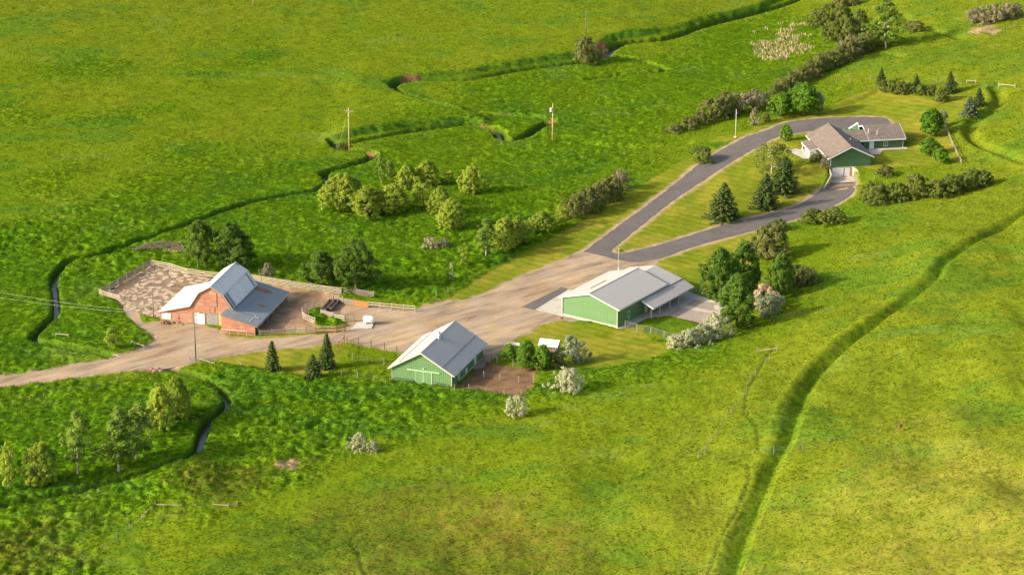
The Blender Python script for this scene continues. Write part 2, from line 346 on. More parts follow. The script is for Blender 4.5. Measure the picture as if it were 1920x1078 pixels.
    grass = (1-np.maximum.reduce([hard, dirt, garage, verge_dirt*.85, sstep(.3, .8, carve)]))*(1-.0*lawn)
    return h, np.clip(col, 0, 1), grass, lush, lawn

# ------------------------------------------------------------------ materials
def mat_new(name):
    m = bpy.data.materials.new(name); m.use_nodes = True
    return m, m.node_tree, m.node_tree.nodes['Principled BSDF']
def noise_node(t, scale, detail=3, rough=.6, coord='Object', vec=None):
    n = t.nodes.new('ShaderNodeTexNoise'); n.inputs['Scale'].default_value = scale; n.inputs['Detail'].default_value = detail; n.inputs['Roughness'].default_value = rough
    if vec is None:
        tc = t.nodes.new('ShaderNodeTexCoord'); vec = tc.outputs[coord]
    t.links.new(vec, n.inputs['Vector']); return n
def ramp(t, src, stops):
    r = t.nodes.new('ShaderNodeValToRGB'); e = r.color_ramp.elements
    while len(e) < len(stops): e.new(.5)
    for i, (p, c) in enumerate(stops): e[i].position = p; e[i].color = tuple(c)+(1,)
    t.links.new(src, r.inputs[0]); return r
def mixc(t, fac, a, b, mode='MIX'):
    n = t.nodes.new('ShaderNodeMix'); n.data_type = 'RGBA'; n.blend_type = mode
    for sock, v in ((n.inputs[0], fac), (n.inputs[6], a), (n.inputs[7], b)):
        if isinstance(v, (int, float)): sock.default_value = v
        elif isinstance(v, tuple): sock.default_value = v+(1,)
        else: t.links.new(v, sock)
    return n.outputs[2]
def bump(t, b, src, strength=.4, dist=.05):
    n = t.nodes.new('ShaderNodeBump'); n.inputs['Strength'].default_value = strength; n.inputs['Distance'].default_value = dist
    t.links.new(src, n.inputs['Height']); t.links.new(n.outputs[0], b.inputs['Normal'])
M = {}
def simple(name, c, rough=.8, var=.25, scale=3., metal=0., spec=.3, dark=None, bumpy=0.):
    m, t, b = mat_new(name)
    n = noise_node(t, scale, 4, .65)
    c0 = tuple(x*(1-var) for x in c); c1 = tuple(min(1, x*(1+var)) for x in c)
    r = ramp(t, n.outputs[0], [(.3, c0), (.7, c1)])
    out = r.outputs[0]
    if dark:
        n2 = noise_node(t, scale*.35, 5, .7); r2 = ramp(t, n2.outputs[0], [(.52, (0, 0, 0)), (.66, (1, 1, 1))])
        out = mixc(t, r2.outputs[0], out, dark)
    t.links.new(out, b.inputs['Base Color']); b.inputs['Roughness'].default_value = rough; b.inputs['Metallic'].default_value = metal
    b.inputs['Specular IOR Level'].default_value = spec
    if bumpy: bump(t, b, n.outputs[0], bumpy)
    M[name] = m; return m
# ground: vertex colour of the soil and turf, broken up finely
m, t, b = mat_new('turf')
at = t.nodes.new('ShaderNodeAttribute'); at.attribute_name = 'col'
geo = t.nodes.new('ShaderNodeNewGeometry')
n1 = noise_node(t, 2.2, 4, .7, vec=geo.outputs['Position']); n2 = noise_node(t, .35, 3, .6, vec=geo.outputs['Position'])
r1 = ramp(t, n1.outputs[0], [(.28, (.74, .76, .7)), (.52, (1, 1, 1)), (.75, (1.18, 1.15, 1.1))])
r2 = ramp(t, n2.outputs[0], [(.3, (.82, .86, .8)), (.7, (1.15, 1.12, 1.1))])
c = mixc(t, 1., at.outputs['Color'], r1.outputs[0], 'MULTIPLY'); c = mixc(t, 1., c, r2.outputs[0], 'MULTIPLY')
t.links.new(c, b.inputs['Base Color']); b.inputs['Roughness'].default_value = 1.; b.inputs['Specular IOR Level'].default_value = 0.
bump(t, b, n1.outputs[0], .4, .15); M['turf'] = m
# grass blades
m, t, b = mat_new('grass_blade')
at = t.nodes.new('ShaderNodeAttribute'); at.attribute_name = 'tcol'; at.attribute_type = 'INSTANCER'
b.inputs['Roughness'].default_value = .9; b.inputs['Specular IOR Level'].default_value = .02
t.links.new(at.outputs['Color'], b.inputs['Base Color'])
tr = t.nodes.new('ShaderNodeBsdfTranslucent'); t.links.new(at.outputs['Color'], tr.inputs[0])
mx = t.nodes.new('ShaderNodeMixShader'); mx.inputs[0].default_value = .35
t.links.new(b.outputs[0], mx.inputs[1]); t.links.new(tr.outputs[0], mx.inputs[2]); t.links.new(mx.outputs[0], t.nodes['Material Output'].inputs[0]); M['grass_blade'] = m
def leaf_mat(name, c, c2, trans=.35, sat=0):
    m, t, b = mat_new(name)
    oi = t.nodes.new('ShaderNodeObjectInfo'); g = t.nodes.new('ShaderNodeNewGeometry')
    n = noise_node(t, .9, 2, .5, vec=g.outputs['Position'])
    r = ramp(t, n.outputs[0], [(.3, c), (.7, c2)])
    r2 = ramp(t, oi.outputs['Random'], [(0, (.82, .85, .8)), (1, (1.15, 1.1, 1.05))])
    cc = mixc(t, 1., r.outputs[0], r2.outputs[0], 'MULTIPLY')
    r3 = ramp(t, g.outputs['Random Per Island'], [(0, (.84, .85, .84)), (1, (1.16, 1.14, 1.12))])
    cc = mixc(t, 1., cc, r3.outputs[0], 'MULTIPLY')
    t.links.new(cc, b.inputs['Base Color']); b.inputs['Roughness'].default_value = .7; b.inputs['Specular IOR Level'].default_value = .15
    tr = t.nodes.new('ShaderNodeBsdfTranslucent'); t.links.new(cc, tr.inputs[0])
    mx = t.nodes.new('ShaderNodeMixShader'); mx.inputs[0].default_value = trans
    t.links.new(b.outputs[0], mx.inputs[1]); t.links.new(tr.outputs[0], mx.inputs[2]); t.links.new(mx.outputs[0], t.nodes['Material Output'].inputs[0])
    M[name] = m
leaf_mat('leaf_cottonwood', (0.098, 0.190, 0.025), (0.167, 0.259, 0.034), 0.45)
leaf_mat('leaf_willow', (.33, .45, .045), (.46, .54, .08), .55)
leaf_mat('leaf_sparse', (.19,.31,.045), (.29,.40,.065), 0.5)
leaf_mat('leaf_brush', (0.156, 0.192, 0.050), (0.258, 0.264, 0.082), 0.4)
leaf_mat('leaf_twig', (.21,.19,.115), (.31,.27,.18), .2)
leaf_mat('leaf_olivebush', (0.138, 0.204, 0.034), (0.246, 0.282, 0.066), 0.45)
leaf_mat('leaf_spruce', (0.046, 0.081, 0.021), (0.098, 0.144, 0.032), 0.15)
leaf_mat('leaf_bluespruce', (.075, .11, .06), (.17, .21, .12), .1)
leaf_mat('leaf_silver', (0.414, 0.448, 0.276), (0.598, 0.598, 0.391), 0.35)
leaf_mat('leaf_graygreen', (0.240, 0.300, 0.168), (0.432, 0.456, 0.288), 0.35)
leaf_mat('leaf_garden', (0.123, 0.274, 0.022), (0.213, 0.370, 0.036), 0.45)
leaf_mat('leaf_poplar', (.085, .180, .022), (.150, .255, .032), .4)
leaf_mat('leaf_birch', (.17,.22,.04), (.27,.31,.07), .4)
leaf_mat('leaf_pink', (.50, .36, .24), (.62, .50, .36), .2)
leaf_mat('leaf_dead', (.42, .34, .22), (.56, .47, .32), .1)
leaf_mat('leaf_reed', (.44, .33, .19), (.62, .50, .33), .15)
simple('bark', (.20, .15, .11), .9, .35, 6, bumpy=.3); simple('bark_pale', (.42, .36, .28), .9, .3, 5)
simple('pole_wood', (.58, .37, .19), .85, .25, 4); simple('pole_grey', (.22, .17, .13), .85, .3, 4)
simple('fence_cream', (.46, .39, .27), .8, .18, 3, dark=(.38, .29, .19)); simple('fence_grey', (.30, .25, .20), .9, .35, 3, dark=(.16, .12, .09)); simple('fence_white', (.45, .39, .31), .8, .15, 3, dark=(.45, .35, .27))
simple('fence_red', (.34, .10, .07), .8, .3, 3); simple('rust_pipe', (.25, .11, .06), .7, .3, 4); simple('post_pale', (.35, .30, .22), .9, .25, 4); simple('post_dark', (.14, .10, .07), .9, .3, 4)
simple('wire_steel', (.30, .29, .27), .5, .1, 3, metal=.5); simple('plank_orange', (.42, .19, .07), .85, .25, 5)
simple('green_siding', (.145, .270, .115), .5, .07, .5, spec=.4); simple('green_trim', (.40, .55, .30), .5, .08, 1.)
simple('cream_trim', (.60, .56, .45), .6, .08, 2.); simple('white_paint', (.72, .70, .66), .55, .06, 2.); simple('white_bright', (.80, .79, .77), .4, .03, 2.)
simple('roof_grey', (.37, .355, .335), .42, .05, .35, spec=.5); simple('roof_white', (.70, .68, .64), .45, .08, .4, spec=.4)
simple('roof_barn', (.47, .45, .42), .45, .06, .35, spec=.4); simple('house_green', (.070, .145, .066), .6, .08, .8); simple('glass_dark', (.03, .04, .05), .08, .1, 2., spec=.6)
simple('tank_white', (.86, .85, .84), .35, .03, 2.); simple('door_grey', (.27, .27, .24), .7, .2, 3.); simple('door_yellow', (.56, .42, .16), .8, .15, 3.)
simple('rubble', (.25, .16, .12), .95, .5, 2.5, bumpy=.4); simple('stone_pale', (.47, .38, .275), .95, .18, 1.5, dark=(.36, .27, .18), bumpy=.3)
simple('concrete', (.50, .45, .38), .9, .12, 1.2, dark=(.40, .35, .29)); simple('concrete_wall', (.52, .42, .30), .9, .15, 1.2); simple('timber_dark', (.10, .075, .055), .9, .4, 3)
simple('gravel_bed', (.33, .275, .22), .95, .25, 3., bumpy=.3); simple('deer_coat', (.30, .14, .06), .9, .2, 6); simple('deer_pale', (.55, .45, .32), .9, .15, 6)
simple('corral_soil', (.265, .18, .105), .95, .35, .8, dark=(.13, .105, .05), bumpy=.3); simple('rusty_metal', (.26, .13, .08), .8, .3, 2)
# gravel yard: pale gravel, ochre dust, darker wheel-worn streaks
m, t, b = mat_new('gravel_yard'); g = t.nodes.new('ShaderNodeNewGeometry')
mp0 = t.nodes.new('ShaderNodeMapping'); mp0.inputs['Rotation'].default_value = (0, 0, -.7); t.links.new(g.outputs['Position'], mp0.inputs[0])
mp = t.nodes.new('ShaderNodeMapping'); mp.inputs['Scale'].default_value = (.07, .36, 1); t.links.new(mp0.outputs[0], mp.inputs[0])
ns = noise_node(t, 1., 5, .65, vec=mp.outputs[0]); nb = noise_node(t, .11, 4, .6, vec=g.outputs['Position']); nf = noise_node(t, 2.6, 5, .75, vec=g.outputs['Position'])
ra = ramp(t, nb.outputs[0], [(.36, (.345, .240, .145)), (.52, (.375, .290, .205)), (.68, (.425, .305, .180))])
rb = ramp(t, ns.outputs[0], [(.32, (.52, .50, .50)), (.46, (.92, .91, .90)), (.62, (1.2, 1.16, 1.08))]); rc = ramp(t, nf.outputs[0], [(.25, (.72, .72, .72)), (.75, (1.22, 1.22, 1.2))])
c = mixc(t, 1., ra.outputs[0], rb.outputs[0], 'MULTIPLY'); c = mixc(t, 1., c, rc.outputs[0], 'MULTIPLY'); t.links.new(c, b.inputs['Base Color'])
b.inputs['Roughness'].default_value = .95; b.inputs['Specular IOR Level'].default_value = .1; bump(t, b, nf.outputs[0], .5, .06); M['gravel_yard'] = m
m, t, b = mat_new('asphalt'); g = t.nodes.new('ShaderNodeNewGeometry')
na = noise_node(t, .25, 4, .6, vec=g.outputs['Position']); nf = noise_node(t, 5., 3, .7, vec=g.outputs['Position'])
ra = ramp(t, na.outputs[0], [(.3, (.105, .090, .080)), (.7, (.135, .117, .104))]); rc = ramp(t, nf.outputs[0], [(.3, (.8, .8, .8)), (.7, (1.2, 1.2, 1.2))])
nd = noise_node(t, .9, 6, .75, vec=g.outputs['Position']); rd = ramp(t, nd.outputs[0], [(.36, (.9, .9, .91)), (.5, (1, 1, 1)), (.75, (1.15, 1.12, 1.08))])
ca_ = mixc(t, 1., ra.outputs[0], rc.outputs[0], 'MULTIPLY'); t.links.new(mixc(t, 1., ca_, rd.outputs[0], 'MULTIPLY'), b.inputs['Base Color']); b.inputs['Roughness'].default_value = .85; M['asphalt'] = m
m, t, b = mat_new('water'); b.inputs['Base Color'].default_value = (.06, .055, .045, 1); b.inputs['Roughness'].default_value = .3; b.inputs['Specular IOR Level'].default_value = .8
nw = noise_node(t, 1.5, 2, .5); bump(t, b, nw.outputs[0], .15, .05); M['water'] = m
# weathered red boards: horizontal courses, faded patches
m, t, b = mat_new('red_boards'); tc = t.nodes.new('ShaderNodeTexCoord'); sx = t.nodes.new('ShaderNodeSeparateXYZ'); t.links.new(tc.outputs['Object'], sx.inputs[0])
mp = t.nodes.new('ShaderNodeMapping'); mp.inputs['Scale'].default_value = (.35, .35, 4.5); t.links.new(tc.outputs['Object'], mp.inputs[0])
nb = noise_node(t, 1., 3, .6, vec=mp.outputs[0]); np_ = noise_node(t, .5, 4, .65)
ra = ramp(t, nb.outputs[0], [(.3, (.34, .135, .085)), (.55, (.44, .20, .13)), (.75, (.50, .28, .19))])
rp = ramp(t, np_.outputs[0], [(.50, (0, 0, 0)), (.70, (.75, .75, .75))])
c = mixc(t, rp.outputs[0], ra.outputs[0], (.47, .33, .21))
mm = t.nodes.new('ShaderNodeMath'); mm.operation = 'MULTIPLY'; mm.inputs[1].default_value = 5.; t.links.new(sx.outputs[2], mm.inputs[0])
fr = t.nodes.new('ShaderNodeMath'); fr.operation = 'FRACT'; t.links.new(mm.outputs[0], fr.inputs[0])
rj = ramp(t, fr.outputs[0], [(0, (.55, .55, .55)), (.16, (1, 1, 1))]); c = mixc(t, 1., c, rj.outputs[0], 'MULTIPLY')
t.links.new(c, b.inputs['Base Color']); b.inputs['Roughness'].default_value = .9; bump(t, b, fr.outputs[0], .3, .03); M['red_boards'] = m
# blue-grey tin with rust
m, t, b = mat_new('roof_tin'); n1 = noise_node(t, .35, 5, .65); n2 = noise_node(t, 2.5, 4, .7)
ra = ramp(t, n1.outputs[0], [(.3, (.165, .195, .210)), (.6, (.225, .255, .270)), (.8, (.28, .29, .29))]); rr = ramp(t, n2.outputs[0], [(.69, (0, 0, 0)), (.78, (.6, .6, .6))])
t.links.new(mixc(t, rr.outputs[0], ra.outputs[0], (.26, .15, .10)), b.inputs['Base Color']); b.inputs['Roughness'].default_value = .5; M['roof_tin'] = m
# old whitened galvanised sheets
m, t, b = mat_new('roof_galv'); n1 = noise_node(t, .5, 5, .7); n2 = noise_node(t, 3., 4, .7)
ra = ramp(t, n1.outputs[0], [(.3, (.60, .58, .55)), (.65, (.74, .72, .69))]); rr = ramp(t, n2.outputs[0], [(.66, (0, 0, 0)), (.8, (.45, .45, .45))])
t.links.new(mixc(t, rr.outputs[0], ra.outputs[0], (.40, .28, .20)), b.inputs['Base Color']); b.inputs['Roughness'].default_value = .5; M['roof_galv'] = m
# shingles
m, t, b = mat_new('shingle'); tc = t.nodes.new('ShaderNodeTexCoord'); bk = t.nodes.new('ShaderNodeTexBrick'); bk.inputs['Scale'].default_value = 1.; bk.inputs['Brick Width'].default_value = .9; bk.inputs['Row Height'].default_value = .3; bk.inputs['Mortar Size'].default_value = .03
bk.inputs['Color1'].default_value = (.165, .130, .100, 1); bk.inputs['Color2'].default_value = (.22, .175, .135, 1); bk.inputs['Mortar'].default_value = (.12, .10, .08, 1)
t.links.new(tc.outputs['Object'], bk.inputs[0]); n1 = noise_node(t, 1.2, 4, .7); ra = ramp(t, n1.outputs[0], [(.3, (.8, .8, .8)), (.7, (1.2, 1.2, 1.2))])
t.links.new(mixc(t, 1., bk.outputs[0], ra.outputs[0], 'MULTIPLY'), b.inputs['Base Color']); b.inputs['Roughness'].default_value = .9; bump(t, b, bk.outputs[1], .3, .02); M['shingle'] = m

# ------------------------------------------------------------------ object helpers
def link(o, parent=None):
    COL.objects.link(o)
    if parent is not None: o.parent = parent
    return o
def mesh_data(name, v, f, mat, smooth=False):
    me = bpy.data.meshes.new(name); me.from_pydata([tuple(map(float, p)) for p in v], [], f); me.validate(); me.update()
    if mat: me.materials.append(M[mat] if isinstance(mat, str) else mat)
    if smooth: me.polygons.foreach_set('use_smooth', [True]*len(me.polygons))
    return me
def mesh(name, v, f, mat, parent=None, smooth=False):
    return link(bpy.data.objects.new(name, mesh_data(name, v, f, mat, smooth)), parent)
def tag(o, label=None, cat=None, group=None, kind=None):
    if label: o['label'] = label
    if cat: o['category'] = cat
    if group: o['group'] = group
    if kind: o['kind'] = kind
    return o
def empty(name, loc, rz=0.):
    o = bpy.data.objects.new(name, None); o.empty_display_size = .5; link(o); o.location = loc; o.rotation_euler = (0, 0, rz); return o
BOXF = [(0, 3, 2, 1), (4, 5, 6, 7), (0, 1, 5, 4), (1, 2, 6, 5), (2, 3, 7, 6), (3, 0, 4, 7)]
class MB:
    def __init__(s): s.v = []; s.f = []
    def hexa(s, p):
        n = len(s.v); s.v += [tuple(q) for q in p]; s.f += [tuple(i+n for i in q) for q in BOXF]; return s
    def box(s, x0, x1, y0, y1, z0, z1):
        return s.hexa([(x0, y0, z0), (x1, y0, z0), (x1, y1, z0), (x0, y1, z0), (x0, y0, z1), (x1, y0, z1), (x1, y1, z1), (x0, y1, z1)])
    def bar(s, a, b, w, h=None):
        """rectangular bar from a to b"""
        h = h or w; a = Vector(a); b = Vector(b); d = (b-a).normalized(); up = Vector((0, 0, 1)) if abs(d.z) < .95 else Vector((0, 1, 0))
        r = d.cross(up).normalized()*w/2; q = r.cross(d).normalized()*h/2
        return s.hexa([a-r-q, a+r-q, b+r-q, b-r-q, a-r+q, a+r+q, b+r+q, b-r+q])
    def slab(s, q, t):
        q = [Vector(p) for p in q]; n = (q[1]-q[0]).cross(q[2]-q[0]).normalized()*t
        if len(q) == 3:
            k = len(s.v); s.v += [tuple(p-n) for p in q]+[tuple(p) for p in q]
            s.f += [(k+2, k+1, k), (k+3, k+4, k+5)]+[(k+i, k+(i+1) % 3, k+3+(i+1) % 3, k+3+i) for i in range(3)]; return s
        return s.hexa([p-n for p in q]+q)
    def tube(s, path, rad, n=7, cap=True):
        path = [Vector(p) for p in path]; base = len(s.v)
        for i, p in enumerate(path):
            d = (path[min(i+1, len(path)-1)]-path[max(i-1, 0)]).normalized(); up = Vector((1, 0, 0)) if abs(d.z) > .8 else Vector((0, 0, 1))
            a = d.cross(up).normalized(); c = d.cross(a)
            for k in range(n):
                w = 2*math.pi*k/n; s.v.append(tuple(p+(a*math.cos(w)+c*math.sin(w))*rad[i]))
        for i in range(len(path)-1):
            for k in range(n): s.f.append((base+i*n+k, base+i*n+(k+1) % n, base+(i+1)*n+(k+1) % n, base+(i+1)*n+k))
        if cap: s.f.append(tuple(base+k for k in range(n))[::-1]); s.f.append(tuple(base+(len(path)-1)*n+k for k in range(n)))
        return s
    def prism(s, poly, y0, y1):
        """polygon in x,z pushed along y"""
        n = len(poly); k = len(s.v); s.v += [(x, y0, z) for x, z in poly]+[(x, y1, z) for x, z in poly]
        s.f += [tuple(k+i for i in range(n)), tuple(k+n+i for i in range(n))[::-1]]+[(k+i, k+n+i, k+n+(i+1) % n, k+(i+1) % n) for i in range(n)]; return s
    def build(s, name, mat, parent=None, smooth=False): return mesh(name, s.v, s.f, mat, parent, smooth)
def H(p): return float(h_base(p[0], p[1]))

# ------------------------------------------------------------------ the ground sheet
def axis_ext(core, outer):
    return np.concatenate([outer[0], core, outer[1]])
NS = 660
s_core = np.linspace(-1.14, 1.14, NS)
s_all = axis_ext(s_core, (np.array([-14, -9, -6, -4, -3, -2.3, -1.8, -1.4]), np.array([1.4, 1.8, 2.3, 3, 4, 6, 9, 14])))
ys = [334.]; 
while ys[-1] < 850: ys.append(ys[-1]+.44+.42*(ys[-1]-334)/516)
y_all = axis_ext(np.array(ys), (np.array([-600., 0, 150, 230, 280, 310, 326]), np.array([860., 880, 920, 1000, 1200, 1600, 2400, 4200, 7000])))
wy = np.clip((y_all-0.0)*0.205, 60, 190)
XX = s_all[None, :]*wy[:, None]; YY = np.repeat(y_all[:, None], len(s_all), 1)
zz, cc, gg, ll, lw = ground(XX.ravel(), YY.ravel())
nr, nc = XX.shape
co = np.stack([XX.ravel(), YY.ravel(), zz], 1)
me = bpy.data.meshes.new('meadow')
idx = np.arange(nr*nc).reshape(nr, nc)
quads = np.stack([idx[:-1, :-1], idx[:-1, 1:], idx[1:, 1:], idx[1:, :-1]], -1).reshape(-1, 4)
me.vertices.add(len(co)); me.vertices.foreach_set('co', co.ravel())
me.loops.add(quads.size); me.loops.foreach_set('vertex_index', quads.ravel().astype(np.int32))
me.polygons.add(len(quads)); me.polygons.foreach_set('loop_start', np.arange(0, quads.size, 4, dtype=np.int32))
me.update(calc_edges=True)
me.polygons.foreach_set('use_smooth', np.ones(len(quads), bool))
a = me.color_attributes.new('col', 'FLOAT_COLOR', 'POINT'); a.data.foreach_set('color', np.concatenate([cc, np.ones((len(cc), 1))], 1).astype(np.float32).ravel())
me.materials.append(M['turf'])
g_o = link(bpy.data.objects.new('ground', me)); tag(g_o, 'rolling green pasture and valley floor', kind='structure')

# grass: tufts spread over the sheet (nobody could count them)
def tuft(name, n, w, hgt, spread, seed):
    r = np.random.default_rng(seed); v = []; f = []
    for i in range(n):
        a = r.uniform(0, 6.28); d = spread*math.sqrt(r.uniform()); bx, by = d*math.cos(a), d*math.sin(a)
        l = r.uniform(0, 6.28); lean = r.uniform(.1, .55)*hgt; hh = hgt*r.uniform(.55, 1.1); ww = w*r.uniform(.7, 1.3)
        t_ = l+r.uniform(.8, 2.3); ox, oy = math.cos(t_)*ww/2, math.sin(t_)*ww/2
        k = len(v); lx, ly = math.cos(l)*lean, math.sin(l)*lean
        v += [(bx-ox, by-oy, -.05), (bx+ox, by+oy, -.05), (bx+ox*.7+lx*.4, by+oy*.7+ly*.4, hh*.6), (bx-ox*.7+lx*.4, by-oy*.7+ly*.4, hh*.6), (bx+lx, by+ly, hh)]
        f += [(k, k+1, k+2, k+3), (k+3, k+2, k+4)]
    return bpy.data.objects.new(name, mesh_data(name, v, f, 'grass_blade'))
tc_ = bpy.data.collections.new('tuft_kinds')
for i in range(4): tc_.objects.link(tuft('grass_tuft', 13, .09, .44, .42, 90+i))
NT = 620000
r = np.random.default_rng(3)
i0 = int(np.searchsorted(y_all, 334)); i1 = i0+len(ys)-1; j0 = 8; j1 = 8+NS-1
# rows drawn so that the count per square metre stays even
rowarea = (y_all[i0+1:i1+1]-y_all[i0:i1])*wy[i0:i1]
fi = i0+r.choice(i1-i0, NT, p=rowarea/rowarea.sum())+r.uniform(size=NT); fj = j0+r.uniform(size=NT)*(j1-j0)
ii = fi.astype(int); jj = fj.astype(int); fa = (fi-ii)[:, None]; fb = (fj-jj)[:, None]
def samp(A):
    A = A.reshape(nr, nc, -1); return A[ii, jj]*(1-fa)*(1-fb)+A[ii, jj+1]*(1-fa)*fb+A[ii+1, jj]*fa*(1-fb)+A[ii+1, jj+1]*fa*fb
pos = samp(co); tcol = samp(cc); tg = samp(gg)[:, 0]; tl = samp(ll)[:, 0]; tw = samp(lw)[:, 0]
keep = (tg > .45) & ((tw < .5) | (r.uniform(size=NT) < .5))
cl = fbm(pos[:, 0]*.5, pos[:, 1]*.5, 71, 2)
scl = (.34+.36*tl+.30*(cl-.5))*r.uniform(.7, 1.25, NT)*(1-.72*np.clip(tw, 0, 1))
scl = np.clip(scl, .14, 1.6)
vr = r.uniform(.86, 1.16, (NT, 1)); hue = r.normal(0, .045, (NT, 1))
tcol = tcol*vr*np.concatenate([1+hue, np.ones((NT, 1)), 1-hue], 1)
straw = (r.uniform(size=NT) < .02)[:, None]; tcol = np.where(straw, tcol*.5+np.array([.22, .17, .05]), tcol)
pos = pos[keep]; tcol = tcol[keep]; scl = scl[keep]; npt = len(pos)
gm = bpy.data.meshes.new('meadow_grass'); gm.vertices.add(npt); gm.vertices.foreach_set('co', pos.astype(np.float32).ravel())
a = gm.attributes.new('tcol', 'FLOAT_COLOR', 'POINT'); a.data.foreach_set('color', np.concatenate([tcol, np.ones((npt, 1))], 1).astype(np.float32).ravel())
a = gm.attributes.new('sc', 'FLOAT_VECTOR', 'POINT'); a.data.foreach_set('vector', np.stack([scl*1.15, scl*1.15, scl*r.uniform(.6, 1.15, npt)], 1).astype(np.float32).ravel())
a = gm.attributes.new('rot', 'FLOAT_VECTOR', 'POINT'); a.data.foreach_set('vector', np.stack([r.normal(0, .1, npt), r.normal(0, .1, npt), r.uniform(0, 6.28, npt)], 1).astype(np.float32).ravel())
gm.materials.append(M['grass_blade'])
go = link(bpy.data.objects.new('meadow_grass', gm)); tag(go, 'long green meadow grass over the pasture', 'grass', kind='stuff')
ng = bpy.data.node_groups.new('spread_tufts', 'GeometryNodeTree')
ng.interface.new_socket('Geometry', in_out='INPUT', socket_type='NodeSocketGeometry'); ng.interface.new_socket('Geometry', in_out='OUTPUT', socket_type='NodeSocketGeometry')
gi = ng.nodes.new('NodeGroupInput'); gout = ng.nodes.new('NodeGroupOutput'); iop = ng.nodes.new('GeometryNodeInstanceOnPoints')
ci = ng.nodes.new('GeometryNodeCollectionInfo'); ci.inputs['Collection'].default_value = tc_; ci.inputs['Separate Children'].default_value = True; ci.inputs['Reset Children'].default_value = True
def nattr(name):
    n = ng.nodes.new('GeometryNodeInputNamedAttribute'); n.data_type = 'FLOAT_VECTOR'; n.inputs['Name'].default_value = name; return n.outputs['Attribute']
ng.links.new(gi.outputs[0], iop.inputs['Points']); ng.links.new(ci.outputs[0], iop.inputs['Instance']); iop.inputs['Pick Instance'].default_value = True
e2r = ng.nodes.new('FunctionNodeEulerToRotation'); ng.links.new(nattr('rot'), e2r.inputs[0]); ng.links.new(e2r.outputs[0], iop.inputs['Rotation']); ng.links.new(nattr('sc'), iop.inputs['Scale'])
ng.links.new(iop.outputs[0], gout.inputs[0])
md_ = go.modifiers.new('tufts', 'NODES'); md_.node_group = ng

# ------------------------------------------------------------------ sheets laid on the ground: roads, slabs, water
def sheet(name, P, mat, lift, step=2.0, jitter=0., smooth=True, label=None, flat=None, hole=None):
    Q = smooth_line(P, .8, True) if smooth else np.array(P)
    if jitter:
        n = np.roll(Q, -1, 0)-np.roll(Q, 1, 0); n = np.stack([n[:, 1], -n[:, 0]], 1)/(np.linalg.norm(n, axis=1, keepdims=True)+1e-9)
        Q = Q+n*((fbm(Q[:, 0]*.6, Q[:, 1]*.6, 5, 3)-.5)*2*jitter)[:, None]
    lo = Q.min(0); hi = Q.max(0)
    gx, gy = np.meshgrid(np.arange(lo[0], hi[0], step), np.arange(lo[1], hi[1], step)); gx = gx.ravel(); gy = gy.ravel()
    k = poly_sd(gx, gy, Q, 1) > .4
    V = [Vector(p) for p in Q]+[Vector((x, y)) for x, y in zip(gx[k], gy[k])]
    n = len(Q)
    out = delaunay_2d_cdt(V, [], [list(range(n))], 1, 1e-4)
    vx = np.array([p[:] for p in out[0]])
    z = h_plain(vx[:, 0], vx[:, 1])+lift if flat is None else np.full(len(vx), flat)
    fs = [tuple(f) for f in out[2] if len(f) >= 3]
    o = mesh(name, np.column_stack([vx, z]), fs, mat, smooth=True)
    for p in o.data.polygons:
        if p.normal.z < 0: p.flip()
    tag(o, label, kind='structure'); return o
def h_plain(x, y):
    h = h_base(x, y)
    for P, z, f in PADS:
        w = sstep(-f, 0, poly_sd(x, y, P, f+1)); h = h*(1-w)+z*w
    w = sstep(-.5, .5, poly_sd(x, y, GARAGECUT, 2)); h = h*(1-w)+.8*w
    return h
sheet('gravel_yard', ROAD, 'gravel_yard', .03, jitter=.5, label='tan gravel farm road widening into the yard')
sheet('farm_track', TRACK, 'gravel_yard', .026, jitter=.4, label='worn gravel track up to the stony corral')
sheet('asphalt_driveway', DRIVE, 'asphalt', .045, jitter=.28, label='dark asphalt driveway forking around the lawn')
sheet('asphalt_apron', APATCH, 'asphalt', .045, smooth=False, label='dark asphalt strip before the shed doors')
sheet('concrete_apron', APRON, 'concrete', .05, smooth=False, label='pale concrete apron beside the green shed')
sheet('kennel_slab', RUNS, 'concrete', .06, smooth=False, label='concrete slab under the shed canopy')
sheet('gravel_run', BED1, 'gravel_bed', .075, smooth=False, label='gravel run framed in concrete')
sheet('gravel_run', BED2, 'gravel_bed', .075, smooth=False, label='second gravel run farther along the canopy')
# creek water: a ribbon following the bed
cw = CREEK[::2]; V = []; F = []
for i, p in enumerate(cw):
    d = cw[min(i+1, len(cw)-1)]-cw[max(i-1, 0)]; d /= np.linalg.norm(d)+1e-9; n = np.array([-d[1], d[0]])
    x = np.array([p[0]]); y = np.array([p[1]])
    z = float(h_base(x, y)[0])-1.25
    z += 1.3*float(sstep(G(590, 270).x, G(665, 270).x, x)[0]*sstep(-1.2, 1., poly_sd(x, y, TERRACE, 4))[0])*.5
    for s in (-1, 1): V.append((p[0]+n[0]*s*.55, p[1]+n[1]*s*.55, z))
    if i: F.append((2*i-2, 2*i-1, 2*i+1, 2*i))
o = mesh('creek', V, F, 'water'); tag(o, 'narrow creek winding through the meadow', kind='structure')

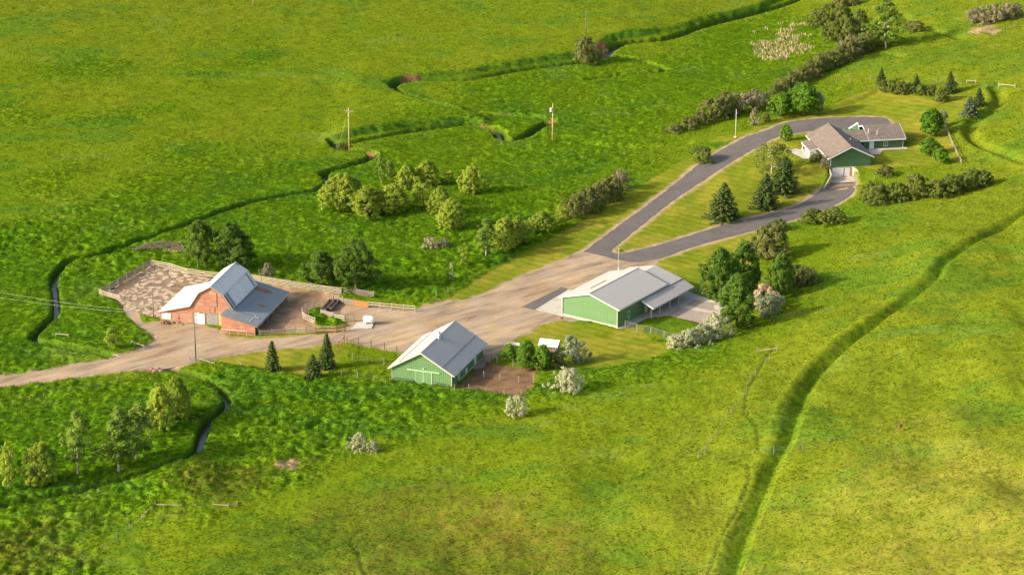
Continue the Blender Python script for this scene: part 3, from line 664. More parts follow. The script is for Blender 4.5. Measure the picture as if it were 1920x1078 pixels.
# ------------------------------------------------------------------ building helpers
def roof_slope(parent, e0, e1, r0, width, mat, name='roof_panel', t=.05, rib=True, over=0.):
    """metal sheets side by side between eave e0-e1 and the ridge line that starts at r0; one object per sheet, shared mesh"""
    e0, e1, r0 = Vector(e0), Vector(e1), Vector(r0); L = (e1-e0).length; n = max(1, round(L/width)); d = (e1-e0)/n; up = r0-e0
    nrm = d.cross(up).normalized()
    if nrm.z < 0: nrm = -nrm
    b = MB(); z0 = Vector((0, 0, 0)); g = d*.012
    q = [z0+g, d-g, d-g+up, z0+g+up]
    if d.cross(up).z < 0: q = [d-g, z0+g, z0+g+up, d-g+up]
    b.slab(q, t)
    if rib:
        for k in (.0, .5):
            c = d*k; w = d.normalized()*.035; hh = nrm*.045
            b.hexa([c-w, c+w, c+w+up, c-w+up, c-w+hh, c+w+hh, c+w+up+hh, c-w+up+hh])
    me = mesh_data(name, b.v, b.f, mat)
    for i in range(n):
        o = link(bpy.data.objects.new(name, me), parent); o.location = e0+d*i
def wall_panels(parent, p0, p1, z0, top, n, mat, name='wall_panel', t=.05):
    """upright ribbed sheets from p0 to p1 (x, y); top(s) gives the height; outside is to the right of p0 -> p1"""
    p0, p1 = Vector(p0), Vector(p1); d = (p1-p0)/n; out = Vector((d.y, -d.x)).normalized()
    cache = {}
    for i in range(n):
        a, c = top(i/n), top((i+1)/n); key = (round(a, 3), round(c, 3))
        if key not in cache:
            b = MB(); e = d*.02
            def P(s, o, z): q = s+out*o; return (q.x, q.y, z)
            z_ = Vector((0, 0))
            b.hexa([P(e, 0, z0), P(d-e, 0, z0), P(d-e, -t, z0), P(e, -t, z0), P(e, 0, a), P(d-e, 0, c), P(d-e, -t, c), P(e, -t, a)])
            for k in (.03, .53):
                s = d*k; w = d.normalized()*.07; aa = a+(c-a)*k-.01
                b.hexa([P(s-w, .035, z0+.01), P(s+w, .035, z0+.01), P(s+w, .001, z0+.01), P(s-w, .001, z0+.01), P(s-w*.6, .035, aa), P(s+w*.6, .035, aa), P(s+w, .001, aa), P(s-w, .001, aa)])
            cache[key] = mesh_data(name, b.v, b.f, mat)
        o = link(bpy.data.objects.new(name, cache[key]), parent); q = p0+d*i; o.location = (q.x, q.y, 0)
def on_front(parent, name, x0, x1, z0, z1, y, mat, t=.06): return MB().box(x0, x1, y-t, y, z0, z1).build(name, mat, parent)
def window(parent, x0, x1, z0, z1, y, axis='y', sign=-1, frame='white_paint', mull=True):
    """frame with pane and mullion; on a wall of constant y (facing -y) or constant x"""
    def bx(b, a0, a1, c0, c1, d0, d1):
        lo, hi = sorted((y+sign*d0, y+sign*d1))
        return b.box(a0, a1, lo, hi, c0, c1) if axis == 'y' else b.box(lo, hi, a0, a1, c0, c1)
    w = .10; b = MB(); bx(b, x0, x1, z0, z0+w, .002, .09); bx(b, x0, x1, z1-w, z1, .002, .09); bx(b, x0, x0+w, z0+w, z1-w, .002, .09); bx(b, x1-w, x1, z0+w, z1-w, .002, .09)
    o = b.build('window', frame, parent)
    bx(MB(), x0+w, x1-w, z0+w, z1-w, .004, .03).build('pane', 'glass_dark', o)
    if mull: bx(MB(), (x0+x1)/2-.04, (x0+x1)/2+.04, z0+w, z1-w, .032, .085).build('mullion', frame, o)
    return o

# ------------------------------------------------------------------ small green barn with cupola
A = Vector(plane(735.3, 713.9, 0)); B = Vector(plane(847.4, 728.5, 0)); rz = math.atan2(B.y-A.y, B.x-A.x)
b1 = empty('green_barn', (A.x, A.y, 0), rz)
tag(b1, 'small green metal barn with white cupola and sliding gable door', 'barn')
W, Ln, WH, RH = 12.1, 17.0, 3.05, 6.55
gab = lambda s: WH+(RH-WH)*(1-abs(2*s-1))-.08
wall_panels(b1, (0, 0), (W, 0), .0, gab, 14, 'green_siding'); wall_panels(b1, (W, 0), (W, Ln), .28, lambda s: WH, 18, 'green_siding')
wall_panels(b1, (W, Ln), (0, Ln), .0, gab, 14, 'green_siding'); wall_panels(b1, (0, Ln), (0, 0), .0, lambda s: WH, 18, 'green_siding')
MB().box(W-.06, W+.06, .08, Ln-.08, 0, .27).build('foundation', 'concrete', b1)
sl = (RH-WH)/(W/2); ov = .62; oy = .5
def pitch(x): return WH+sl*(W/2-abs(x-W/2))
eL = (-ov, pitch(0)-sl*ov+.10); eR = (W+ov, pitch(0)-sl*ov+.10); top_ = (W/2, RH+.10)
roof_slope(b1, (eL[0], -oy, eL[1]), (eL[0], Ln+oy+.6, eL[1]), (top_[0], -oy, top_[1]), .92, 'roof_barn')
roof_slope(b1, (eR[0], -oy, eR[1]), (eR[0], Ln+oy+.6, eR[1]), (top_[0], -oy, top_[1]), .92, 'roof_barn')
MB().hexa([(W/2-.22, -oy-.02, RH+.03), (W/2+.22, -oy-.02, RH+.03), (W/2+.22, Ln+1.12, RH+.03), (W/2-.22, Ln+1.12, RH+.03), (W/2-.05, -oy-.02, RH+.13), (W/2+.05, -oy-.02, RH+.13), (W/2+.05, Ln+1.12, RH+.13), (W/2-.05, Ln+1.12, RH+.13)]).build('ridge_cap', 'roof_barn', b1)
for sx, ex in ((1, eL), (-1, eR)):
    MB().hexa([(ex[0], -oy-.06, ex[1]-.26), (W/2, -oy-.06, RH-.16), (W/2, -oy-.005, RH-.16), (ex[0], -oy-.005, ex[1]-.26), (ex[0], -oy-.06, ex[1]-.02), (W/2, -oy-.06, RH+.07), (W/2, -oy-.005, RH+.07), (ex[0], -oy-.005, ex[1]-.02)]).build('barge_board', 'cream_trim', b1)
    MB().box(ex[0]-.05*sx-.06, ex[0]-.05*sx+.06, -oy, Ln+1.1, ex[1]-.24, ex[1]-.06).build('gutter', 'white_paint', b1)
# the darker line of the snow guard across each slope
for s in (-1, 1):
    x = W/2+s*W*.36; z = pitch(x)+.16; MB().box(x-.05, x+.05, -.4, Ln+1., z-.02, z+.05).build('snow_guard', 'pole_grey', b1)
for x in (-.03, W-.06): MB().box(x, x+.10, -.08, .06, 0, WH-.15).build('corner_trim', 'cream_trim', b1)
on_front(b1, 'door_track', 3.1, 9.7, 2.72, 2.95, -.05, 'green_trim', .12)
for x0 in (4.72, 6.42):
    d = on_front(b1, 'sliding_door', x0, x0+1.66, .05, 2.70, -.05, 'green_siding', .06)
    for k in (0, 1.58): on_front(d, 'door_rail', x0+k, x0+k+.08, .05, 2.70, -.112, 'green_trim', .02)
on_front(b1, 'door_post', 8.10, 8.2, .05, 2.7, -.06, 'green_trim', .06)
lamp = MB().box(6.25, 6.6, -.25, -.06, 3.3, 3.4).build('gable_lamp', 'white_paint', b1)
for x0, x1 in ((.5, 4.4), (8.5, 11.2)):
    g = MB()
    for z in (.55, .95): g.bar((x0, -.35, z), (x1, -.35, z), .05)
    for k in range(4): x = x0+(x1-x0)*k/3; g.bar((x, -.35, 0), (x, -.35, .95), .05)
    g.build('hitching_rail', 'timber_dark', b1)
for y0, w_, z0, z1, mt in ((3.2, 1.2, .4, 2.3, 'green_trim'), (6.3, .25, 1., 2.3, 'green_trim'), (7.4, 1.0, .3, 1.25, 'white_bright'), (8.9, 1.0, 1.3, 2.2, 'green_siding'), (12.3, 1.1, .3, 1.7, 'white_bright'), (14.6, .9, 1.2, 2.2, 'green_siding')):
    MB().box(W+.005, W+.06, y0, y0+w_, z0, z1).build('stall_door', mt, b1)
# cupola
cu = MB().box(W/2-.5, W/2+.5, 8.0, 9.0, RH-.25, RH+.72).build('cupola', 'white_bright', b1)
q = MB(); zc = RH+.72; c0 = (W/2, 8.5, zc+.75)
for (xa, ya), (xb, yb) in (((-.68, -.68), (.68, -.68)), ((.68, -.68), (.68, .68)), ((.68, .68), (-.68, .68)), ((-.68, .68), (-.68, -.68))):
    q.slab([(W/2+xa, 8.5+ya, zc), (W/2+xb, 8.5+yb, zc), c0], .06)
q.build('cupola_roof', 'white_bright', cu)
MB().bar((W/2, 8.5, zc+.7), (W/2, 8.5, zc+1.75), .04).build('weather_vane', 'timber_dark', cu)
for k in range(4): MB().box(W/2-.36, W/2+.36, 7.96, 7.998, RH+.08+k*.14, RH+.16+k*.14).build('louvre', 'cream_trim', cu)

# ------------------------------------------------------------------ big green shed with canopy
A = Vector(plane(1055.3, 591.5, 0)); B = Vector(plane(1158, 615, 0)); rz = math.atan2(B.y-A.y, B.x-A.x)
b2 = empty('green_shed', (A.x, A.y, 0), rz)
tag(b2, 'large green metal shed with low gable and posted side canopy', 'shed')
W, Ln, WH, RH = 13.0, 18.3, 4.1, 6.0
gab2 = lambda s: WH+(RH-WH)*(1-abs(2*s-1))-.08
wall_panels(b2, (0, 0), (W, 0), .42, gab2, 16, 'green_siding'); wall_panels(b2, (W, 0), (W, Ln), .1, lambda s: WH-.05, 20, 'green_siding')
wall_panels(b2, (W, Ln), (0, Ln), .1, gab2, 16, 'green_siding'); wall_panels(b2, (0, Ln), (0, 0), .1, lambda s: WH-.05, 20, 'green_siding')
MB().box(-.04, W+.04, -.05, .12, -.3, .41).build('foundation', 'cream_trim', b2)
sl = (RH-WH)/(W/2); ov = .62; oy = .35
eL = (-ov, WH-sl*ov+.12); eR = (W+ov, WH-sl*ov+.12)
roof_slope(b2, (eL[0], -oy, eL[1]), (eL[0], Ln+oy, eL[1]), (W/2, -oy, RH+.12), .92, 'roof_grey')
roof_slope(b2, (eR[0], -oy, eR[1]), (eR[0], Ln+oy, eR[1]), (W/2, -oy, RH+.12), .92, 'roof_grey')
MB().hexa([(W/2-.25, -oy-.02, RH+.04), (W/2+.25, -oy-.02, RH+.04), (W/2+.25, Ln+oy+.02, RH+.04), (W/2-.25, Ln+oy+.02, RH+.04), (W/2-.05, -oy-.02, RH+.2), (W/2+.05, -oy-.02, RH+.2), (W/2+.05, Ln+oy+.02, RH+.2), (W/2-.05, Ln+oy+.02, RH+.2)]).build('ridge_cap', 'roof_grey', b2)
for sx, ex in ((1, eL), (-1, eR)):
    MB().hexa([(ex[0], -oy-.06, ex[1]-.24), (W/2, -oy-.06, RH-.12), (W/2, -oy-.005, RH-.12), (ex[0], -oy-.005, ex[1]-.24), (ex[0], -oy-.06, ex[1]-.02), (W/2, -oy-.06, RH+.09), (W/2, -oy-.005, RH+.09), (ex[0], -oy-.005, ex[1]-.02)]).build('barge_board', 'white_paint', b2)
    MB().box(ex[0]-.05*sx-.07, ex[0]-.05*sx+.07, -oy, Ln+oy, ex[1]-.26, ex[1]-.07).build('gutter', 'cream_trim', b2)
for x in (-.05, W-.07): MB().box(x, x+.12, -.09, .06, .415, WH-.1).build('corner_trim', 'cream_trim', b2)
MB().box(-.12, -.02, -.22, -.1, 0, WH-.2).build('downpipe', 'white_paint', b2)
zz_ = WH+sl*4.1+.17; MB().hexa([(3.9, 4., zz_-.06), (4.1, 4., zz_), (4.1, 10., zz_), (3.9, 10., zz_-.06), (3.9, 4., zz_+.01), (4.1, 4., zz_+.07), (4.1, 10., zz_+.07), (3.9, 10., zz_+.01)]).build('vent_slot', 'pole_grey', b2)
MB().tube([(3.0, 16.5, WH+.9), (3.0, 16.5, WH+1.9)], [.14, .14]).build('roof_vent', 'white_bright', b2)
window(b2, 3.9, 4.7, 1.2, 2.3, W, axis='x', sign=1, mull=False)
# rear wing: lower roof whose slope runs on over the canopy
Y0, Y1 = Ln+.45, 24.3; RX, RZ = 7.3, 5.25; PX, PZ = 16.6, 2.45; BX, BZ = 13.75, 3.62
roof_slope(b2, (BX, Y0-.05, BZ), (BX, Y1, BZ), (RX, Y0-.05, RZ), .92, 'roof_grey')
roof_slope(b2, (.8, Y0-.05, 3.6), (.8, Y1, 3.6), (RX, Y0-.05, RZ), .92, 'roof_grey')
roof_slope(b2, (PX, 8.0, PZ), (PX, Y1, PZ), (BX-.02, 8.0, BZ-.03), .92, 'roof_grey', name='canopy_panel')
MB().box(1.2, 13.0, Y0-.3, Y1-.5, 0, 3.3).build('wing_wall', 'green_siding', b2)
MB().prism([(1.2, 3.301), (13.0, 3.301), (13.0, 3.6), (RX, RZ-.12), (1.2, 3.55)], Y1-.6, Y1-.5).build('wing_gable', 'green_siding', b2)
MB().box(PX-.06, PX+.06, 8.0, Y1, PZ-.22, PZ-.06).build('canopy_gutter', 'white_paint', b2)
MB().hexa([(BX, 7.94, BZ-.25), (PX, 7.94, PZ-.22), (PX, 7.99, PZ-.22), (BX, 7.99, BZ-.25), (BX, 7.94, BZ+.02), (PX, 7.94, PZ+.03), (PX, 7.99, PZ+.03), (BX, 7.99, BZ+.02)]).build('canopy_fascia', 'white_paint', b2)
MB().box(BX-.12, BX+.05, Ln+.4, Y1, BZ+.02, BZ+.09).build('flashing', 'roof_grey', b2)
for y in (8.5, 11.9, 15.9, 19.3, 22.6): MB().box(15.72, 15.84, y-.06, y+.06, .05, PZ+.2).build('canopy_post', 'white_paint', b2)
for y in (10.5, 14.0): MB().box(W+.06, W+.11, y, y+.95, .1, 2.2).build('kennel_door', 'white_paint', b2)
mast = empty('radio_mast', (A.x+math.cos(rz)*1.0-math.sin(rz)*19.6, A.y+math.sin(rz)*1.0+math.cos(rz)*19.6, 0)); tag(mast, 'slim pale mast standing behind the green shed roof', 'mast')
MB().tube([(0, 0, 0), (0, 0, 5), (0, 0, 9.2)], [.07, .06, .035], 6).build('pole', 'cream_trim', mast); MB().bar((-.25, 0, 8.9), (.25, 0, 8.9), .03).build('antenna_arm', 'cream_trim', mast)

# ------------------------------------------------------------------ red gambrel barn
A = Vector(plane(300.4, 598.7, 0)); rz = math.radians(-13.5)
b3 = empty('red_barn', (A.x, A.y, 0), rz)
tag(b3, 'weathered red wooden gambrel barn with pale metal roof and lean-tos', 'barn')
YF, YB = -.8, 14.6; cx = 11.35
prof = [(6.95, 3.75), (8.85, 6.75), (cx, 8.2), (13.85, 6.75), (15.75, 3.75)]
MB().prism([(6.95, 0), (15.6, 0), (15.6, 3.7), (13.8, 6.68), (cx, 8.12), (8.9, 6.68), (6.95, 3.7)], YF, YB-.1).build('wall', 'red_boards', b3)
MB().prism([(.35, 0), (6.948, 0), (6.948, 3.68), (.35, 1.92)], YF+.02, YB-.12).build('lean_to_wall', 'red_boards', b3)
rsl = lambda e, r, mat, y0, y1, nm='roof_panel': roof_slope(b3, (e[0], y0, e[1]), (e[0], y1, e[1]), (r[0], y0, r[1]), .95, mat, nm)
up = .06
rsl((8.83, 6.78), (cx, 8.28), 'roof_galv', YF-.3, YB); rsl((6.9, 3.82), (8.85, 6.83), 'roof_galv', YF-.3, YB)
rsl((13.87, 6.78), (cx, 8.28), 'roof_galv', YF-.3, YB); rsl((15.95, 3.75), (13.85, 6.83), 'roof_galv', YF-.3, YB)
rsl((0.0, 1.95), (6.95, 3.80), 'roof_galv', YF-.3, YB+.1, 'lean_to_panel')
MB().hexa([(cx-.2, YF-.32, 8.22), (cx+.2, YF-.32, 8.22), (cx+.2, YB+.02, 8.22), (cx-.2, YB+.02, 8.22), (cx-.05, YF-.32, 8.36), (cx+.05, YF-.32, 8.36), (cx+.05, YB+.02, 8.36), (cx-.05, YB+.02, 8.36)]).build('ridge_cap', 'roof_galv', b3)
def edge_board(p, q, y, nm='verge_board', mt='rusty_metal', dz=.18): MB().hexa([(p[0], y-.05, p[1]-dz), (q[0], y-.05, q[1]-dz), (q[0], y, q[1]-dz), (p[0], y, p[1]-dz), (p[0], y-.05, p[1]), (q[0], y-.05, q[1]), (q[0], y, q[1]), (p[0], y, p[1])]).build(nm, mt, b3)
for p, q in zip(prof[:-1], prof[1:]): edge_board(p, q, YF-.31)
edge_board((0., 1.9), (6.93, 3.74), YF-.31)
# skylight-like pale patch with dark flashings on the steep slope
nx, nz = .82, .57
def steep(s, y, o): return (15.95-2.1*s+nx*o, y, 3.75+3.08*s+nz*o)
MB().hexa([steep(.06, 1.3, .055), steep(.06, 12.4, .055), steep(.86, 12.4, .055), steep(.86, 1.3, .055), steep(.06, 1.3, .10), steep(.06, 12.4, .10), steep(.86, 12.4, .10), steep(.86, 1.3, .10)]).build('pale_roof_patch', 'roof_white', b3)
for y0, y1, mt in ((-.75, -.3, 'timber_dark'), (.2, 1.29, 'roof_tin'), (12.41, 13.2, 'roof_tin')):
    MB().hexa([steep(.04, y0, .055), steep(.04, y1, .055), steep(.9, y1, .055), steep(.9, y0, .055), steep(.04, y0, .09), steep(.04, y1, .09), steep(.9, y1, .09), steep(.9, y0, .09)]).build('dark_roof_strip', mt, b3)
MB().slab([(cx-.9, YB-1.2, 7.95), (cx, YB-1.2, 8.33), (cx, YB+.0, 8.33), (cx-.9, YB+.0, 7.95)][::-1], .04)
MB().hexa([(cx+.1, YB-1.0, 8.30), (cx+.8, YB-1.0, 7.90), (cx+.8, YB-.02, 7.90), (cx+.1, YB-.02, 8.30), (cx+.1, YB-1.0, 8.36), (cx+.8, YB-1.0, 7.96), (cx+.8, YB-.02, 7.96), (cx+.1, YB-.02, 8.36)]).build('dark_ridge_patch', 'roof_tin', b3)
# right lean-to, standing farther forward
LY0, LY1 = -4.6, 16.6
MB().prism([(14.7, 0), (21.7, 0), (21.7, 1.95), (14.7, 3.72)], LY0+.15, LY0+.35).build('lean_to_front', 'red_boards', b3)
MB().prism([(15.6, 0), (15.85, 0), (15.85, 3.3), (15.6, 3.3)], LY0+.36, LY1-.3).build('lean_to_inner_wall', 'fence_grey', b3)
for y in (-.6, 2.8, 6.2, 9.6, 13., 16.2): MB().box(21.3, 21.5, y-.1, y+.1, 0, 1.95).build('lean_to_post', 'post_dark', b3)
MB().box(21.35, 21.45, LY0+.4, LY1-.4, .5, .8).build('feed_rail', 'fence_grey', b3)
roof_slope(b3, (22.1, LY0, 1.98), (22.1, LY1, 1.98), (14.6, LY0, 3.9), .95, 'roof_tin', 'lean_to_sheet')
MB().box(22.02, 22.16, LY0, LY1-2.2, 1.78, 1.94).build('eave_trim', 'roof_galv', b3); MB().box(22.02, 22.16, LY1-2.18, LY1, 1.78, 1.94).build('eave_trim', 'white_bright', b3)
lean = lambda x: 3.9-(x-14.6)*(1.92/7.5)
def leanpatch(x0, x1, y0, y1, mt, nm, o=.06): MB().hexa([(x0, y0, lean(x0)+o), (x1, y0, lean(x1)+o), (x1, y1, lean(x1)+o), (x0, y1, lean(x0)+o), (x0, y0, lean(x0)+o+.02), (x1, y0, lean(x1)+o+.02), (x1, y1, lean(x1)+o+.02), (x0, y1, lean(x0)+o+.02)]).build(nm, mt, b3)
leanpatch(15.3, 18.9, 12.2, 13.9, 'rusty_metal', 'rusty_sheet'); leanpatch(18.6, 19.4, 12.9, 13.6, 'rusty_metal', 'rusty_sheet'); leanpatch(20.2, 21.2, -.9, -.2, 'concrete', 'pale_patch'); leanpatch(19.2, 20.2, 5.4, 6.1, 'rusty_metal', 'rusty_sheet'); leanpatch(20.2, 20.32, -3.8, .6, 'roof_galv', 'roof_seam')
leanpatch(14.9, 21.6, -.62, -.5, 'timber_dark', 'roof_seam')
edge_board((14.6, 3.86), (22.1, 1.94), LY0-.005, 'verge_board', 'rusty_metal', .14)
# doors and boards on the front wall
yf = YF
for n_, x0, x1, z0, z1, mt in (('hatch', .7, 2.6, .55, 1.8, 'white_paint'), ('plank_door', 6.0, 7.3, .1, 2.35, 'red_boards'), ('white_door', 8.15, 9.85, .1, 2.25, 'white_paint'), ('white_post', 7.72, 7.98, .0, 2.3, 'white_bright'), ('grey_door', 10.25, 11.45, .1, 2.35, 'door_grey'), ('grey_door', 11.47, 12.7, .1, 2.35, 'door_grey'), ('yellow_door', 12.8, 14.4, .1, 2.4, 'door_yellow'), ('loft_door', 9.9, 12.5, 4.1, 6.9, 'red_boards'), ('loft_hatch', 11.0, 12.0, 2.75, 3.85, 'red_boards')):
    d = on_front(b3, n_, x0, x1, z0, z1, yf-.005, mt, .07)
    if 'door' in n_ and mt != 'red_boards':
        for k in (.15, .85): on_front(d, 'batten', x0+.03, x1-.03, z0+(z1-z0)*k-.07, z0+(z1-z0)*k+.07, yf-.078, mt, .03)
    if mt == 'red_boards':
        for xx in (x0-.03, x1-.03): on_front(d, 'frame', xx, xx+.07, z0, z1, yf-.078, 'fence_grey', .03)
for x0, x1 in ((7.4, 7.6), (9.95, 10.2)): on_front(b3, 'door_post', x0, x1, 0, 2.5, yf-.005, 'rusty_metal', .1)
on_front(b3, 'lintel', 7.0, 14.5, 2.4, 2.56, yf-.006, 'fence_grey', .06)
for k in range(2): on_front(b3, 'wall_window', 4.2, 4.45, .7+k*.7, 1.1+k*.7, yf-.004, 'timber_dark', .04)
# pale rail in front of the right lean-to
rail = empty('hitching_rail', b3.matrix_basis @ Vector((14.8, LY0-.6, 0)), rz); tag(rail, 'pale low hitching rail before the red lean-to wall', 'rail')
MB().box(0, 5.4, -.06, .06, 1.0, 1.15).build('rail', 'fence_white', rail)
for k in range(4): MB().box(k*1.75, k*1.75+.1, -.05, .05, 0, 1.0).build('post', 'fence_cream', rail)

# ------------------------------------------------------------------ house
hb = empty('green_house', (hA.x, hA.y, 0), HA)
tag(hb, 'dark green ranch house with brown shingle roof and white trim', 'house')
F0, EV, RG = 3.3, 5.75, 8.1; HW, HL = 9.8, 19.0
MB().prism([(0, F0-.3), (HW, F0-.3), (HW, EV), (HW/2, RG-.15), (0, EV)], 0, HL).build('wall', 'house_green', hb)
MB().box(.25, 5.6, .03, .3, .6, F0-.31).build('garage_wall', 'concrete_wall', hb)
MB().box(-.02, HW+.02, -.05, -.002, F0-.32, F0-.12).build('foundation', 'cream_trim', hb)
gd = MB().box(.55, 3.25, -.05, .025, .8, 2.95).build('garage_door', 'white_bright', hb)
for k in range(4): MB().box(.55, 3.25, -.075, -.052, .83+k*.53, 1.30+k*.53).build('door_panel', 'white_bright', gd)
MB().box(3.55, 4.75, -.05, .025, .8, 2.95).build('side_door', 'white_bright', hb)
s_ = (RG-EV)/(HW/2)
def shingles(nm, q): return MB().slab(q, .14).build(nm, 'shingle', hb)
ovx, ovy = .62, .45; ez = EV-s_*ovx+.14
shingles('roof', [(-ovx, -ovy, ez), (HW/2, -ovy, RG+.14), (HW/2, HL+ovy, RG+.14), (-ovx, HL+ovy, ez)][::-1])
shingles('roof', [(HW+ovx, -ovy, ez), (HW+ovx, HL+ovy, ez), (HW/2, HL+ovy, RG+.14), (HW/2, -ovy, RG+.14)][::-1] if False else [(HW/2, -ovy, RG+.14), (HW+ovx, -ovy, ez), (HW+ovx, HL+ovy, ez), (HW/2, HL+ovy, RG+.14)])
for x in (-ovx, HW+ovx):
    for yy in (-ovy-.06, HL+ovy):
        MB().hexa([(x, yy, ez-.30), (HW/2, yy, RG-.16), (HW/2, yy+.055, RG-.16), (x, yy+.055, ez-.30), (x, yy, ez-.02), (HW/2, yy, RG+.12), (HW/2, yy+.055, RG+.12), (x, yy+.055, ez-.02)]).build('barge_board', 'white_bright', hb)
    MB().box(x-.06, x+.06, -ovy, HL+ovy, ez-.32, ez-.15).build('gutter', 'white_bright', hb)
MB().box(-.05, .1, -.06, -.003, F0-.1, EV-.1).build('corner_trim', 'white_paint', hb)
# rear wing
WX, WY0, WY1, WRY, WRZ = 21.7, 13.0, 23.6, 18.3, 7.65
MB().box(HW+.002, WX, WY0, WY1, F0-.3, EV-.05).build('wing_wall', 'house_green', hb)
MB().hexa([(WX-.2, WY0, EV-.049), (WX, WY0, EV-.049), (WX, WY1, EV-.049), (WX-.2, WY1, EV-.049), (WX-.2, WRY-.1, WRZ-.1), (WX, WRY-.1, WRZ-.1), (WX, WRY+.1, WRZ-.1), (WX-.2, WRY+.1, WRZ-.1)]).build('wing_gable', 'house_green', hb)
ws = (WRZ-EV)/(WRY-WY0); wz = EV-ws*.5+.12
shingles('roof', [(13.1, WY0-.5, wz), (WX+.6, WY0-.5, wz), (WX+.6, WRY, WRZ+.12), (13.1, WRY, WRZ+.12)])
shingles('roof', [(13.1, WRY, WRZ+.12), (WX+.6, WRY, WRZ+.12), (WX+.6, WY1+.5, wz), (13.1, WY1+.5, wz)])
shingles('roof', [(HW-1.6, WY0-.5, wz+.002), (13.09, WY0-.5, wz+.002), (13.09, 16.6, wz+ws*4.1), (HW-3.4, 16.6, wz+ws*4.1)])
shingles('roof', [(HW-3.4, 16.6, wz+ws*4.1), (13.09, 16.6, wz+ws*4.1), (13.09, 20.8, wz-.02), (HW-1.6, 20.8, wz-.02)])
MB().box(HW+1.0, WX+.6, WY0-.57, WY0-.505, wz-.30, wz-.01).build('fascia', 'white_bright', hb)
for y0, y1, z0, z1 in ((WY0-.5, WRY, wz, WRZ+.12), (WRY, WY1+.5, WRZ+.12, wz)):
    for x in (13.03, WX+.61): MB().hexa([(x, y0, z0-.28), (x+.06, y0, z0-.28), (x+.06, y1, z1-.28), (x, y1, z1-.28), (x, y0, z0+.01), (x+.06, y0, z0+.01), (x+.06, y1, z1+.01), (x, y1, z1+.01)]).build('barge_board', 'white_bright', hb)
eg = MB().slab([(11.4, 22.6, EV-.1), (13.0, 20.9, EV-.1), (12.7, 21.2, WRZ-.3)], .2).build('entry_gable', 'house_green', hb)
MB().bar((11.1, 22.9, EV-.05), (12.75, 21.1, WRZ-.1), .12, .3).build('entry_trim', 'white_bright', eg); MB().bar((13.15, 20.7, EV-.1), (12.75, 21.1, WRZ-.1), .12, .3).build('entry_trim', 'white_bright', eg)
on_front(hb, 'back_door', 13.35, 14.5, F0+.02, F0+2.15, WY0-.005, 'white_bright', .07)
window(hb, 16.9, 18.0, F0+.6, F0+1.6, WY0); MB().box(WX-.02, WX+.1, WY0-.08, WY0-.003, F0-.2, EV-.1).build('corner_trim', 'white_paint', hb)
MB().box(11.3, 11.9, WY0-.06, WY0-.003, F0+.6, F0+1.7).build('dark_window', 'glass_dark', hb)
for x, y, hh in ((13.6, 15.0, 1.3), (15.6, 14.4, 1.2)): MB().tube([(x, y, wz+ws*(y-WY0+.3)), (x, y, wz+ws*(y-WY0+.3)+hh)], [.11, .11], 8).build('flue_pipe', 'cream_trim', hb)
MB().tube([(7.2, 8.6, 6.9), (7.2, 8.6, 7.5)], [.08, .08], 6).build('flue_pipe', 'white_bright', hb)
# porch on the left side
pr = MB().slab([(-2.9, 8.2, EV-.55), (-.55, 8.2, ez+.03), (-.55, 15., ez+.03), (-2.9, 15., EV-.55)], .12).build('porch_roof', 'shingle', hb)
for a_, b_ in (((-2.9, 8.1, EV-.66), (-.6, 8.1, ez-.08)), ((-2.95, 8.2, EV-.66), (-2.95, 15., EV-.66)), ((-2.9, 15.1, EV-.66), (-.6, 15.1, ez-.08))): MB().bar(a_, b_, .07, .24).build('porch_fascia', 'white_bright', pr)
MB().box(-3.0, -.01, 8.1, 15.2, F0-.1, F0+.22).build('porch_deck', 'concrete', hb)
for y in (8.35, 11.6, 14.8): MB().box(-2.8, -2.6, y-.1, y+.1, F0+.221, EV-.7).build('porch_post', 'white_bright', hb)
for y0, y1 in ((8.46, 11.4),):
    rl = MB().box(-2.75, -2.66, y0, y1, F0+.95, F0+1.05).build('porch_rail', 'white_bright', hb)
    for k in range(9): y = y0+.15+k*(y1-y0-.3)/8; MB().box(-2.74, -2.67, y-.03, y+.03, F0+.222, F0+.949).build('baluster', 'white_bright', rl)
rl = MB().box(-2.5, -.05, 8.3, 8.4, F0+.95, F0+1.05).build('porch_rail', 'white_bright', hb)
for k in range(9): x = -2.4+k*.28; MB().box(x-.06, x+.06, 8.31, 8.39, F0+.222, F0+.949).build('baluster', 'white_bright', rl)
for y0 in (3.0, 5.4, 9.5): window(hb, y0, y0+1.5, F0+.9, F0+2.2, 0, axis='x', sign=-1)
# retaining walls of the sunken garage drive
for nm, pts in (('left', [(-.2, -.05, 3.0), (-.55, -3.0, 2.4), (-2.6, -6.5, 1.6), (-4.6, -9.8, 1.0)]), ('right', [(5.5, -.05, 3.2), (6.1, -2.0, 2.9), (5.7, -5.0, 1.9), (4.9, -8.0, 1.1)])):
    pts3 = [Vector((*hloc(p[0], p[1]), p[2])) for p in pts]
    rw = empty('retaining_wall', pts3[0]*1); rw.location.z = .7
    tag(rw, 'tan concrete retaining wall on the lawn side of the garage drive' if nm == 'left' else 'tan concrete retaining wall on the hedge side of the garage drive', 'wall')
    for p, q in zip(pts3[:-1], pts3[1:]):
        p = p-rw.location; q = q-rw.location; d = (q-p).normalized(); n = Vector((-d.y, d.x, 0)).normalized()*.14
        MB().hexa([Vector((p.x, p.y, -.6))-n, Vector((q.x, q.y, -.6))-n, Vector((q.x, q.y, -.6))+n, Vector((p.x, p.y, -.6))+n, p-n, q-n, q+n, p+n]).build('wall_section', 'concrete_wall', rw)
sheet('concrete_ramp', np.array([hloc(*p) for p in ((-.3, .0), (5.4, .0), (5.7, -2.), (5.4, -4.6), (-1.1, -4.6), (-.5, -2.5))]), 'concrete', 0, smooth=False, flat=.87, label='concrete ramp in front of the sunken garage')
